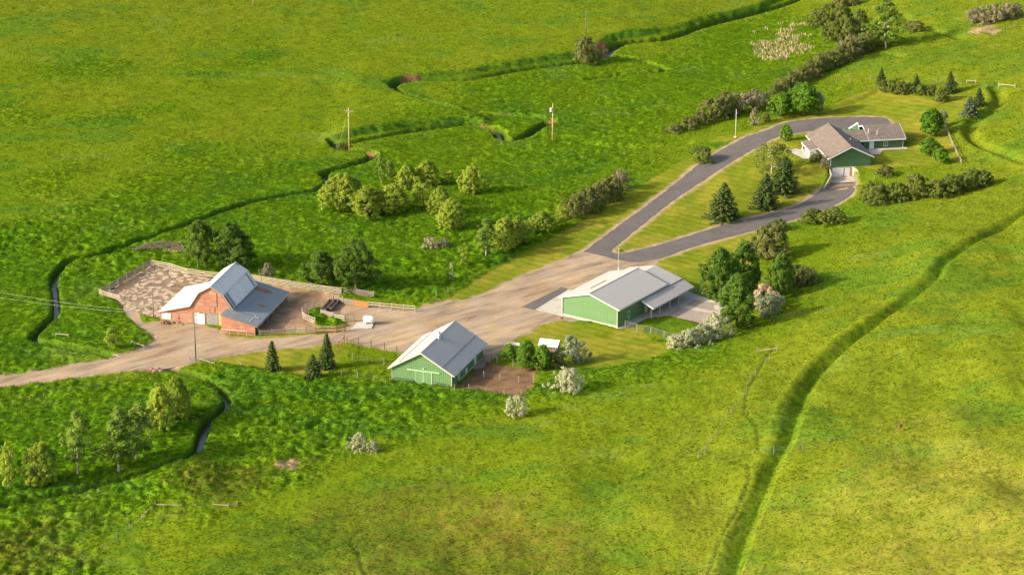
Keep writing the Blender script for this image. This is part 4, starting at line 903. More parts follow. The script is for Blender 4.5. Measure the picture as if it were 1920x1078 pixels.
sheet('patio', np.array([hloc(*p) for p in ((10.6, 7.6), (14.8, 8.6), (16.2, 11.4), (22.6, 11.4), (22.6, 13.2), (10.0, 13.2))]), 'concrete', 0, smooth=False, flat=3.36, label='pale concrete patio behind the house')
sheet('walkway', np.array([hloc(*p) for p in ((-3., 14.8), (-5.0, 16.0), (-6.0, 13.0), (-5.0, 10.0), (-4.4, 7.6), (-3.2, 7.2), (-3.0, 9.0))]), 'concrete', 0, smooth=True, flat=3.37, label='curved pale walkway beside the porch')
sheet('entry_slab', np.array([hloc(*p) for p in ((9.9, 21), (13.5, 21), (13, 25.5), (7, 25), (8, 22))]), 'concrete', 0, smooth=False, flat=3.40, label='pale entry slab by the driveway loop')

# ------------------------------------------------------------------ tiny shed among the shrubs
p = G(1031, 661); b5 = empty('garden_shed', p, math.radians(-18)); tag(b5, 'tiny weathered shed with pale tin roof among shrubs', 'shed')
MB().prism([(-1.7, 0), (1.7, 0), (1.7, 1.9), (-1.7, 1.9)], -1.0, 1.2).build('wall', 'fence_grey', b5)
for k in range(7): MB().box(-1.68+k*.48, -1.24+k*.48, -1.04, -1.005, .05, 1.85).build('wall_board', 'rubble', b5)
roof_slope(b5, (-2.0, -1.5, 1.75), (2.0, -1.5, 1.75), (-2.0, .2, 2.75), .66, 'roof_galv'); roof_slope(b5, (-2.0, 1.6, 1.9), (2.0, 1.6, 1.9), (-2.0, .2, 2.75), .66, 'roof_galv')
p = G(966, 652); bd = empty('sign_board', p, math.radians(-15)); tag(bd, 'low white board standing among the yard shrubs', 'board')
MB().box(-.9, .9, -.04, .04, .5, 1.1).build('panel', 'white_paint', bd)
for x in (-.7, .7): MB().box(x-.05, x+.05, .045, .12, 0, 1.0).build('post', 'post_pale', bd)

# ------------------------------------------------------------------ fences
UB = {}
def unit_box(mat):
    if mat not in UB: UB[mat] = mesh_data('timber', MB().box(-.5, .5, -.5, .5, 0, 1).v, BOXF, mat)
    return UB[mat]
def piece(name, parent, a, b, w, h, mat):
    """square timber from a to b (parent space), shared mesh"""
    a = Vector(a); b = Vector(b); d = b-a; L = d.length; z = d/L
    x = z.cross(Vector((0, 0, 1))) if abs(z.z) < .95 else Vector((1, 0, 0)); x.normalize(); y = z.cross(x)
    o = link(bpy.data.objects.new(name, unit_box(mat)), parent)
    o.matrix_local = Matrix(((x.x*w, y.x*h, z.x*L, a.x), (x.y*w, y.y*h, z.y*L, a.y), (x.z*w, y.z*h, z.z*L, a.z), (0, 0, 0, 1)))
    return o
rf = random.Random(11)
def fence(name, label, pts, posth, rails, post=(.16, 'post_pale'), step=None, railname='rail', cat='fence', group=None, lean=.03, diag=False, off=.09):
    """pts: photo pixels of post feet; rails: (height, width, depth, material)"""
    P = [G(u, v) for u, v in pts]
    if step:
        Q = [P[0]]
        for a, b in zip(P[:-1], P[1:]):
            n = max(1, round((b-a).xy.length/step))
            for k in range(1, n+1):
                q = a.lerp(b, k/n); q.z = H(q); Q.append(q)
        P = Q
    root = empty(name, P[0]); tag(root, label, cat, group); o = P[0]
    for q in P:
        hh = posth*rf.uniform(.92, 1.08); l = Vector((rf.gauss(0, lean), rf.gauss(0, lean), 0))
        piece('post', root, q-o-Vector((0, 0, .25)), q-o+l+Vector((0, 0, hh)), post[0], post[0], post[1])
    for a, b in zip(P[:-1], P[1:]):
        d = (b-a).normalized(); n = Vector((d.y, -d.x, 0))*off
        for z, w, h, mt in rails:
            j = rf.uniform(-.04, .04) if railname == 'rail' else 0
            piece(railname, root, a-o+n-d*.08+Vector((0, 0, z+j)), b-o+n+d*.08+Vector((0, 0, z-j)), w, h, mt)
        if diag: piece('brace', root, a-o+Vector((0, 0, .15)), b-o+Vector((0, 0, posth*.9)), .07, .07, post[1])
    return root
R3 = lambda mt, z=(.45, .85, 1.25): [(k, .05, .17, mt) for k in z]
R5 = lambda mt: [(k, .05, .16, mt) for k in (.3, .6, .9, 1.2, 1.5)]
WI = lambda z=(.5, .85, 1.15): [(k, .01, .01, 'wire_steel') for k in z]
fence('rail_fence', 'dark weathered rail fence along the creek side of the stony corral', px("190,553 284,499"), 1.5, R5('fence_grey'), (.24, 'post_pale'), 3.3)
fence('rail_fence', 'short cream rail fence at the gate corner of the stony corral', px("187,554 207,560 226,566"), 1.3, R3('fence_cream'), (.2, 'post_pale'))
fence('rail_fence', 'sagging cream pole fence behind the stony corral and red barn', px("284,500 318,506 352,516 385,521 415,524"), 1.5, [(.55, .1, .18, 'fence_cream'), (1.0, .1, .18, 'fence_cream'), (1.42, .1, .18, 'fence_cream')], (.17, 'fence_grey'))
fence('rail_fence', 'low pale rail gate between stony corral and farm track', px("226,568 250,575 276,581"), 1.1, R3('fence_grey', (.4, .8)), (.16, 'post_pale'))
fence('rail_fence', 'long grey five rail fence at the back of the mud corral', px("468,527 515,535 560,542 605,548 640,553"), 1.65, R5('fence_cream'), (.2, 'fence_grey'), 3.6)
fence('rail_fence', 'grey five rail fence below the leafy corral trees', px("641,552 668,555 701,560"), 1.65, R5('fence_grey'), (.2, 'fence_grey'), 3.4)
fence('board_fence', 'dark close-boarded wing fence leading to the orange panel', px("626,566 645,570 664,573"), 1.4, [(k, .05, .2, 'fence_grey') for k in (.2, .45, .7, .95, 1.2)], (.18, 'timber_dark'))
fence('board_gate', 'orange-brown board gate at the end of the wing fence', px("664,573 690,577"), 1.5, [(k, .06, .24, 'plank_orange') for k in (.2, .45, .7, .95, 1.2)], (.16, 'plank_orange'), cat='gate', railname='board')
fence('rail_fence', 'cream two rail fence between gravel yard and meadow', px("691,577 712,579 734,581 756,583 778,585"), 1.45, [(.75, .06, .18, 'fence_cream'), (1.28, .06, .18, 'fence_cream')], (.18, 'fence_cream'))
fence('rail_fence', 'curved white rail chute fence around the weeds', px("601,575 586,578 573,582 567,589 569,599 591,608"), 1.45, R3('fence_white', (.4, .85, 1.3)), (.18, 'fence_cream'))
fence('plank_gate', 'grey solid plank gate beside the dark feed bunks', px("602,592 626,598"), 1.4, [(k, .05, .26, 'fence_grey') for k in (.2, .47, .74, 1.01, 1.28)], (.2, 'fence_cream'), cat='gate', railname='plank')
fence('rail_gate', 'white three plank gate with a dark centre post', px("628,601 647,604 664,603"), 1.4, [(k, .05, .27, 'fence_white') for k in (.35, .8, 1.25)], (.22, 'rusty_metal'), cat='gate', railname='plank')
fence('rail_fence', 'dark rail fence joining the red lean-to corner', px("486,629 510,628 533,627"), 1.3, R3('fence_grey', (.3, .65, 1.0)), (.14, 'fence_grey'))
fence('rail_fence', 'pale four rail front fence of the mud corral with reddish posts', px("534,627 555,626 573,626 592,625"), 1.45, [(k, .05, .16, 'fence_white') for k in (.3, .65, 1.0, 1.35)], (.2, 'fence_red'))
fence('rail_fence', 'red-stained four rail fence ending at the red pipe brace', px("592,625 611,624 630,624 647,621"), 1.45, [(.3, .05, .16, 'fence_red'), (.65, .05, .16, 'fence_white'), (1.0, .05, .16, 'fence_red'), (1.35, .05, .16, 'fence_white')], (.2, 'fence_red'))
fence('pipe_brace', 'rust-brown pipe brace gate post by the spruce lawn', px("635,658 646,646"), 1.9, [(1.75, .1, .1, 'rust_pipe'), (.9, .07, .07, 'rust_pipe')], (.14, 'rust_pipe'), cat='brace', diag=True)
fence('wire_fence', 'dark post and wire fence between gravel yard and green barn', px("651,643 672,646 696,650 721,655 744,661"), 1.35, WI(), (.16, 'post_dark'), railname='wire')
fence('wire_fence', 'pale post and wire fence across the weedy lot by the green barn', px("661,674 690,679 720,684"), 1.3, WI(), (.17, 'post_pale'), railname='wire')
fence('wire_fence', 'pale post fence from the trunk-bare spruce to the green barn corner', px("640,706 670,710 701,714 731,720"), 1.2, WI(), (.17, 'post_pale'), railname='wire')
fence('wire_fence', 'pale front posts of the brown pen fence', px("852,732 879,731 911,737 945,742 977,743"), 1.2, WI(), (.17, 'post_pale'), railname='wire')
fence('wire_fence', 'pale post row dividing the brown pen', px("907,709 937,713 972,718 1000,719"), 1.35, WI((.6, 1.1)), (.17, 'post_pale'), railname='wire')
fence('wire_fence', 'back post row of the brown pen before the shrubs', px("906,678 932,682 962,685 995,691"), 1.3, WI((.6, 1.1)), (.15, 'post_pale'), railname='wire')
fence('pipe_brace', 'tall rust pipe brace at the outer corner of the brown pen', px("984,745 996,722"), 2.3, [(2.15, .09, .09, 'rust_pipe'), (1.0, .06, .06, 'rust_pipe')], (.11, 'rust_pipe'), cat='brace', off=.0)
fence('pipe_brace', 'tall rust pipe brace below the bright yard shrubs', px("1007,712 1019,690"), 2.2, [(2.05, .09, .09, 'rust_pipe')], (.11, 'rust_pipe'), cat='brace', off=.0)
fence('rail_fence', 'short white rail beside the bushes of the brown pen', px("1026,688 1040,688 1056,696"), 1.0, [(.75, .1, .12, 'fence_white')], (.18, 'post_pale'))
fence('pipe_gate', 'grey tube gate beside the rear corner of the green barn', px("905,672 922,676 938,668"), 1.2, [(k, .05, .05, 'fence_grey') for k in (.3, .55, .8, 1.05)], (.1, 'timber_dark'), cat='gate')
cl = fence('chain_link_fence', 'silver chain-link fence beside the shed lawn', px("1172,614 1194,621 1220,626 1245,634 1268,641"), 1.5, [(1.45, .05, .05, 'wire_steel')], (.08, 'cream_trim'), lean=0, off=0)
def mesh_wires(root, pts, hgt, stepm=.3):
    P = [G(u, v) for u, v in pts]; b = MB(); o = root.location
    for a, c in zip(P[:-1], P[1:]):
        a = a-o; c = c-o; L = (c-a).length; n = int(L/stepm)
        for k in range(-int(hgt/stepm), n):
            for s in (1, -1):
                t0, t1 = k/n, (k+hgt/stepm)/n; z0, z1 = (0, hgt) if s > 0 else (hgt, 0)
                ta, tb = max(t0, 0), min(t1, 1)
                if tb <= ta: continue
                za = z0+(z1-z0)*(ta-t0)/(t1-t0); zb = z0+(z1-z0)*(tb-t0)/(t1-t0)
                b.bar(a.lerp(c, ta)+Vector((0, 0, za)), a.lerp(c, tb)+Vector((0, 0, zb)), .012)
    tag(b.build('wire_mesh', 'wire_steel', root), kind='stuff')
mesh_wires(cl, px("1172,614 1194,621 1220,626 1245,634 1268,641"), 1.4)
c2 = fence('chain_link_fence', 'silver chain-link fence closing the far side of the gravel runs', px("1287,548 1298,551 1312,554 1330,559 1348,564"), 1.5, [(1.45, .05, .05, 'wire_steel')], (.08, 'cream_trim'), lean=0, off=0)
mesh_wires(c2, px("1287,548 1298,551 1312,554 1330,559 1348,564"), 1.4)
fence('pipe_rail', 'short white pipe rail at the near corner of the green shed', px("1161,612 1171,607 1180,603"), 1.1, [(.55, .05, .05, 'white_paint'), (1.05, .05, .05, 'white_paint')], (.07, 'white_paint'), cat='rail', lean=0, off=0)
fence('rail_fence', 'pale low fence down the house yard edge', px("1772,239 1778,253 1784,268 1792,285 1803,308"), 1.1, [(.35, .05, .12, 'fence_cream'), (.9, .05, .12, 'fence_cream')], (.14, 'post_pale'), 2.2)
fence('brace_post', 'grey timber brace where the pasture fence turns below the hill ditch', px("1420,664 1457,659"), 1.4, [(.75, .13, .13, 'post_pale')], (.2, 'fence_grey'), cat='brace', off=0)
fence('wire_fence', 'thin leaning posts running down the grassy hillside to the ditch', px("1442,675 1434,682 1416,706 1408,715 1400,735 1393,746 1380,766 1371,775 1361,790 1352,804 1343,817 1331,832"), 1.25, WI((.6, 1.)), (.1, 'fence_grey'), railname='wire', lean=.1)
fence('brace_post', 'leaning timber brace at the hillside fence corner', px("1309,860 1322,849"), 1.3, [(.9, .12, .12, 'fence_grey')], (.16, 'fence_grey'), cat='brace', off=0)
fence('wire_fence', 'sparse thin posts crossing the hill and the ditch', px("1336,866 1386,856 1451,849 1505,845 1553,831 1640,812 1720,795 1818,774"), 1.15, WI((.6, 1.)), (.1, 'fence_grey'), railname='wire', lean=.06)
fence('brace_post', 'pale corner brace of the lowland pasture fence', px("266,977 291,954 340,957"), 1.2, [(.95, .12, .12, 'post_pale')], (.18, 'post_pale'), cat='brace', off=0)
fence('wire_fence', 'thin posts running downhill from the lowland corner brace', px("266,977 243,993 219,1013 196,1033 158,1060 137,1081"), 1.2, WI((.6, 1.)), (.1, 'fence_grey'), railname='wire', lean=.06)
fence('wire_fence', 'short post row beside the weedy mound', px("340,957 367,957 400,953"), 1.2, WI((.6, 1.)), (.14, 'post_pale'), railname='wire')
fence('brace_post', 'pale rail brace on the slope past the weedy mound', px("400,953 428,955 445,951"), 1.1, [(.8, .12, .12, 'post_pale')], (.16, 'post_pale'), cat='brace', off=0)
fence('brace_post', 'white rail standing in the grass by the creek', px("105,633 128,635"), 1.0, [(.85, .13, .13, 'fence_white')], (.14, 'fence_white'), cat='rail', off=0)
fence('brace_post', 'pale sloping rail beside the farm track', px("246,647 270,655"), 1.0, [(.8, .13, .13, 'post_pale')], (.16, 'post_pale'), cat='rail', off=0)
fence('brace_post', 'pale rail at the foot of the yard lamp pole', px("356,676 373,676 388,680 402,684"), 1.1, [(.4, .12, .12, 'post_pale')], (.16, 'post_pale'), cat='rail', off=0)
fence('brace_post', 'white rail at the foot of the slender spruce', px("513,692 524,696"), 1.0, [(.6, .13, .13, 'fence_white')], (.16, 'fence_white'), cat='rail', off=0)
fence('brace_post', 'white rail below the squat spruce', px("572,707 600,711"), 1.0, [(.7, .13, .13, 'fence_white')], (.16, 'fence_white'), cat='rail', off=0)
fence('wire_fence', 'thin posts following the lower side of the gravel road', px("25,760 55,753 82,748 130,737 185,728 220,718 255,711 278,703"), 1.15, WI((.6, 1.)), (.12, 'fence_grey'), railname='wire', lean=.08)
fence('wire_fence', 'tiny posts along the field edge above the house lawn', px("1568,154 1594,153 1632,150 1700,160 1755,158 1800,162 1850,166"), 1.1, WI((.6, 1.)), (.12, 'post_pale'), railname='wire')
fence('brace_post', 'white rail brace on the slope above the blue spruces', px("1872,163 1903,166"), 1.2, [(.7, .13, .13, 'fence_white')], (.15, 'fence_white'), cat='rail', off=0)
fence('brace_post', 'white rail brace behind the spruce hedge', px("1812,158 1829,158"), 1.2, [(.9, .12, .12, 'fence_white')], (.14, 'fence_white'), cat='rail', off=0)
fence('wire_fence', 'small dark posts below the brush on the far hill', px("1885,58 1897,54 1909,52"), 1.6, WI((.6, 1.)), (.14, 'timber_dark'), railname='wire')
fence('wire_fence', 'fence posts at the meadow edge beside the gravel yard', px("818,560 840,552"), 1.6, WI((.6, 1.)), (.2, 'fence_grey'), railname='wire')

# ------------------------------------------------------------------ poles, lamp, wires
def pole(name, label, u, v, hpx, r=.14, mat='pole_wood', cat='utility pole'):
    p = G(u, v); hh = hpx*depth(p)/FPX/CP; root = empty(name, p); tag(root, label, cat)
    MB().tube([(0, 0, -.3), (0, 0, hh*.5), (.03, 0, hh)], [r, r*.88, r*.72], 8).build('pole', mat, root, True); return root, hh
r_, hh = pole('utility_pole', 'brown utility pole with pale crossarm in the creek meadow', 655, 287, 83, .16)
ca = MB().bar((-1.1, -.16, hh-.75), (1.1, -.16, hh-.95), .16, .2).build('crossarm', 'fence_cream', r_)
for x in (-1., -.35, 1.): MB().tube([(x, -.16, hh-.75-.09*(x+1.1)), (x, -.16, hh-.45-.09*(x+1.1))], [.05, .03], 6).build('insulator', 'white_paint', ca)
MB().tube([(0, 0, hh-1.2), (-3.2, -1.5, -.1)], [.012, .012], 4).build('guy_wire', 'wire_steel', r_)
r_, hh = pole('utility_pole', 'brown utility pole carrying a pale transformer can', 1036, 267, 70, .16)
MB().tube([(-.42, -.1, hh-2.0), (-.42, -.1, hh-1.9), (-.42, -.1, hh-1.05), (-.42, -.1, hh-.98)], [.26, .29, .29, .22], 10).build('transformer', 'white_bright', r_, True)
MB().bar((0, -.05, hh-1.5), (-.3, -.08, hh-1.5), .1).build('bracket', 'wire_steel', r_)
MB().tube([(0, 0, hh-.2), (0, 0, hh+.3)], [.05, .03], 6).build('insulator', 'white_paint', r_)
r_, hh = pole('flag_pole', 'slim bare white pole beside the upper driveway', 1379, 258, 50, .09, 'white_paint', 'pole')
MB().tube([(0, 0, 0), (0, 0, .18)], [.45, .4], 10).build('base', 'concrete', r_); MB().tube([(.03, 0, hh), (.03, 0, hh+.18)], [.1, .04], 8).build('finial', 'white_paint', r_)
r_, hh = pole('utility_pole', 'lone utility pole standing in the open upper field', 475, 12, 84, .15)
r_, hh = pole('utility_pole', 'thin grey pole behind the dark brush by the creek bend', 1098, 72, 48, .12, 'pole_grey'); MB().bar((-.5, 0, hh-.4), (.5, 0, hh-.4), .1).build('crossarm', 'pole_grey', r_)
r_, hh = pole('utility_pole', 'bare grey pole beside the stony corral', 288, 598, 58, .13, 'pole_grey')
MB().tube([(.03, 0, hh), (.03, 0, hh+.25)], [.05, .03], 6).build('insulator', 'white_paint', r_); wa = r_.location+Vector((0, 0, hh))
r_, hh = pole('yard_lamp_pole', 'tall grey pole with yard lamp arm before the red barn', 367, 675, 88, .16, 'pole_grey', 'lamp pole')
MB().tube([(0, 0, hh-.15), (.35, -.1, hh+.1), (.75, -.2, hh+.15)], [.045, .045, .04], 6).build('lamp_arm', 'wire_steel', r_)
MB().tube([(.7, -.18, hh+.12), (1.0, -.26, hh+.08)], [.12, .2], 8).build('lamp_head', 'white_paint', r_); MB().bar((-.5, 0, hh-.35), (.45, 0, hh-.35), .1).build('crossarm', 'pole_grey', r_); wb = r_.location+Vector((0, 0, hh-.3))
for i, (s, (u, v)) in enumerate(((wb, (-140, 520)), (wb+Vector((-.4, 0, -.15)), (-140, 533)))):
    p = ray(u, v); tt = 500/ p[1]; e = Vector((p[0]*tt, 500, CAMH+p[2]*tt)); n = 24
    path = []
    for k in range(n+1):
        q = s.lerp(e, k/n); q.z -= 1.2*4*(k/n)*(1-k/n); path.append(q-s)
    root = empty('overhead_wire', s); tag(root, 'pale overhead wire from the yard lamp pole across the creek', 'wire', 'wires leaving the yard lamp pole')
    MB().tube(path, [.016]*len(path), 4).build('wire', 'cream_trim', root)
gp = G(452, 688); ga = empty('guy_anchor', gp); tag(ga, 'yellow guy wire marker and short post on the spruce lawn', 'guy wire')
MB().tube([(0, 0, -.2), (0, 0, .9)], [.1, .09], 7).build('post', 'fence_white', ga); MB().tube([(-.1, 0, .75), (-.9, .3, 1.35)], [.05, .05], 6).build('guy_sleeve', 'door_yellow', ga); MB().tube([(-.9, .3, 1.35), (-1.9, .6, 2.1)], [.015, .015], 4).build('guy_wire', 'wire_steel', ga)

# ------------------------------------------------------------------ yard things
p = G(676, 616); 
sl_ = empty('concrete_slab', p); tag(sl_, 'pale tilted concrete slab beside the white tank', 'slab')
c4 = [G(*q)-p for q in px("657,619 697,617 703,604 670,606")]
MB().hexa([Vector((q.x, q.y, -.1)) for q in c4]+[Vector((q.x, q.y, .22)) for q in c4]).build('slab', 'concrete', sl_)
p = G(692, 608); tk = empty('storage_tank', p+Vector((0, 0, .22)), math.radians(-4)); tag(tk, 'white cylindrical storage tank lying on the concrete slab', 'tank')
n = 20; xs = [-1.15, -1.1, -.98, .98, 1.1, 1.15]; rs = [.25, .55, .72, .72, .55, .25]
MB().tube([(x, 0, .85) for x in xs], rs, n).build('shell', 'tank_white', tk, True)
for x in (-.6, .6): MB().hexa([(x-.08, -.6, -.05), (x+.08, -.6, -.05), (x+.08, .6, -.05), (x-.08, .6, -.05), (x-.08, -.5, .4), (x+.08, -.5, .4), (x+.08, .5, .4), (x-.08, .5, .4)]).build('saddle', 'concrete', tk)
MB().tube([(.95, .1, 1.5), (.95, .1, 1.82)], [.12, .1], 8).build('cap', 'rust_pipe', tk)
for i, (u0, v0, u1, v1, lb) in enumerate(((606, 586, 622, 568, 'dark timber feed bunk against the weeds'), (617, 584, 632, 568, 'dark timber feed bunk standing clear of the weeds'))):
    a = G(u0, v0); c = G(u1, v1); d = (c-a); L = d.length; fb = empty('feed_bunk', a, math.atan2(d.y, d.x)); tag(fb, lb, 'feed bunk')
    MB().box(0, L, -.4, .4, .25, .35).build('floor', 'timber_dark', fb)
    for s in (-1, 1): MB().hexa([(0, s*.38-.03, .3), (L, s*.38-.03, .3), (L, s*.38+.03, .3), (0, s*.38+.03, .3), (0, s*.5-.03, .85), (L, s*.5-.03, .85), (L, s*.5+.03, .85), (0, s*.5+.03, .85)]).build('side_board', 'fence_grey', fb)
    for x in (.2, L-.2): MB().box(x-.06, x+.06, -.5, .5, -.1, .9).build('end_board', 'timber_dark', fb)
# scattered heaps, culvert stones
def rock(name, label, u, v, size, mat, cat='rock', group=None, sq=.6, seed=0):
    p = G(u, v); r = random.Random(seed+int(u*7+v)); bm = bmesh.new(); bmesh.ops.create_icosphere(bm, subdivisions=2, radius=size)
    for q in bm.verts: q.co *= r.uniform(.72, 1.2); q.co.z *= sq
    me_ = bpy.data.meshes.new(name); bm.to_mesh(me_); bm.free(); me_.materials.append(M[mat]); o = link(bpy.data.objects.new(name, me_)); o.location = p+Vector((0, 0, size*sq*.3)); o.rotation_euler.z = r.uniform(0, 6); tag(o, label, cat, group); return o
for u, v, s in ((284, 693, .5), (291, 696, .6), (297, 692, .45), (302, 696, .55), (288, 699, .4), (307, 693, .35)): rock('stone', 'brown stone heaped at the culvert mouth under the road', u, v, s, 'rubble', group='culvert stones')
for u, v, s, m_, l_ in ((305, 606, .7, 'rusty_metal', 'rusty scrap heap below the white hatch of the red barn'), (314, 607, .6, 'timber_dark', 'blackish scrap heap beside the rusty one at the red barn'), (324, 606, .5, 'rubble', 'brown scrap heap beside the blackish one at the red barn'), (334, 606, .45, 'fence_grey', 'grey scrap heap along the red barn lean-to wall'), (341, 608, .4, 'rubble', 'smallest brown scrap heap near the red plank door')): rock('scrap_heap', l_, u, v, s, m_, 'scrap', 'scrap by the red barn')
cvp = G(212, 669); cv = empty('culvert_pipe', cvp, math.radians(60)); tag(cv, 'dark culvert pipe where the creek meets the road', 'culvert')
MB().tube([(-.6, 0, -.5), (1.8, 0, -.5)], [.5, .5], 12, False).build('pipe', 'timber_dark', cv); MB().tube([(-.65, 0, -.5), (-.55, 0, -.5)], [.56, .56], 12).build('rim', 'rubble', cv)
rock('rubbish_pile', 'small dark heap at the corner of the green shed', 1051, 597, .45, 'rusty_metal', 'heap')
# pale plates of dried mud in the stony corral: pieces of that ground
yardg = sheet('corral_ground', STONYARD, 'gravel_bed', .02, smooth=True, jitter=.6, label='brown floor of the stony corral'); yardg.data.materials[0] = M['corral_soil']
rs_ = np.random.default_rng(21); lo = STONYARD.min(0); hi = STONYARD.max(0)
cen = []
for _ in range(9000):
    q = rs_.uniform(lo, hi)
    if poly_sd(np.array([q[0]]), np.array([q[1]]), STONYARD, 3)[0] < .9: continue
    if vnoise(np.array([q[0]*.16]), np.array([q[1]*.16]), 4)[0] < .33: continue
    if q[0] < G(232, 545).x and rs_.uniform() < .75: continue
    r0 = .42+.75*vnoise(np.array([q[0]*.3]), np.array([q[1]*.3]), 9)[0]
    if all((q[0]-c[0])**2+(q[1]-c[1])**2 > (.92*(r0+c[2]))**2 for c in cen): cen.append((q[0], q[1], r0))
    if len(cen) >= 190: break
shapes = []
for k in range(8):
    n = 13; an = np.sort(rs_.uniform(0, 2*math.pi, n)+np.linspace(0, .1, n)); an = np.linspace(0, 2*math.pi, n, endpoint=False)+rs_.uniform(-.25, .25, n); rr = rs_.uniform(.6, 1.15, n)
    top = [(math.cos(a_)*r*.93, math.sin(a_)*r*.9, .05) for a_, r in zip(an, rr)]; bot = [(math.cos(a_)*r, math.sin(a_)*r, -.1) for a_, r in zip(an, rr)]
    shapes.append(mesh_data('mud_plate', bot+top, [tuple(range(n, 2*n))]+[(i, (i+1) % n, n+(i+1) % n, n+i) for i in range(n)], 'stone_pale'))
for i, (x, y, r0) in enumerate(cen):
    o = link(bpy.data.objects.new('mud_plate', shapes[i % 8]), yardg); o.location = (x, y, float(h_plain(np.array([x]), np.array([y]))[0])+.02); o.rotation_euler.z = rs_.uniform(0, 6.28); k_ = rs_.uniform(.85, 1.45); o.scale = (r0*k_, r0*.95/k_**.5, 1)
# reeds
def reeds(label, poly, n, hgt, mat, seed, name='dead_reeds', patchy=0.):
    r = np.random.default_rng(seed); Q = G2(poly); lo = Q.min(0); hi = Q.max(0); P = r.uniform(lo, hi, (n*4, 2)); sd = poly_sd(P[:, 0], P[:, 1], Q, 2)+(fbm(P[:, 0]*.22, P[:, 1]*.22, 8, 3)-.5)*(6+16*patchy)-patchy
    P = P[sd > 0][:n]; V = []; F = []
    for x, y in P:
        z = float(h_base(x, y)); a_ = r.uniform(0, 3.14); h_ = hgt*r.uniform(.6, 1.15); w = .09; lx, ly = r.normal(0, .18, 2); k = len(V); cx_, sy_ = math.cos(a_)*w, math.sin(a_)*w
        V += [(x-cx_, y-sy_, z-.1), (x+cx_, y+sy_, z-.1), (x+lx+cx_*.5, y+ly+sy_*.5, z+h_), (x+lx-cx_*.5, y+ly-sy_*.5, z+h_)]; F.append((k, k+1, k+2, k+3))
    o = mesh(name, V, F, mat); tag(o, label, 'reeds', kind='stuff')
reeds('tan dead cattails standing in the upper marsh', px("1412,100 1430,68 1470,44 1510,44 1518,75 1505,108 1450,116"), 1500, .9, 'leaf_reed', 5, patchy=1.)
reeds('brown dead reeds in a curved strip behind the corral', px("232,480 262,464 310,459 345,462 347,478 310,470 265,474"), 2600, 1.0, 'leaf_twig', 6)
reeds('pale dead reeds behind the corral', px("300,475 320,463 350,462 356,478 330,481"), 900, .8, 'leaf_reed', 7)

# ------------------------------------------------------------------ deer on the hillside: one skinned body
def deer(u, v):
    p = G(u, v); J = {}
    pts = [(0, 0, .78), (0, .3, .80), (0, .55, .80), (0, .72, .86), (0, .95, 1.12), (0, 1.12, 1.18), (0, 1.28, 1.08), (0, -.22, .76), (0, -.32, .66)]
    rad = [(.16, .19), (.15, .19), (.16, .20), (.11, .15), (.06, .08), (.065, .075), (.03, .035), (.13, .15), (.04, .04)]
    ed = [(0, 1), (1, 2), (2, 3), (3, 4), (4, 5), (5, 6), (0, 7), (7, 8)]
    for s in (-1, 1):
        k = len(pts); pts += [(s*.11, .60, .62), (s*.11, .58, .36), (s*.11, .60, .02)]; rad += [(.07, .07), (.035, .035), (.028, .028)]; ed += [(2, k), (k, k+1), (k+1, k+2)]
        k = len(pts); pts += [(s*.11, -.12, .56), (s*.11, -.28, .36), (s*.11, -.22, .02)]; rad += [(.09, .09), (.04, .04), (.028, .028)]; ed += [(7, k), (k, k+1), (k+1, k+2)]
        k = len(pts); pts += [(s*.12, 1.08, 1.32)]; rad += [(.025, .025)]; ed += [(5, k)]
    me_ = bpy.data.meshes.new('deer'); me_.from_pydata(pts, ed, []); o = link(bpy.data.objects.new('deer', me_)); me_.materials.append(M['deer_coat'])
    sk = o.modifiers.new('skin', 'SKIN'); sk.use_smooth_shade = True; o.modifiers.new('sub', 'SUBSURF').levels = 2; o.modifiers['sub'].render_levels = 2
    for i, r in enumerate(rad): me_.skin_vertices[0].data[i].radius = r
    me_.skin_vertices[0].data[0].use_root = True
    o.location = p+Vector((0, 0, .12)); o.rotation_euler.z = math.radians(-35); o.scale = (1.15, 1.15, 1.15); tag(o, 'reddish brown deer standing in the hillside grass', 'deer'); return o
deer(1686, 809)

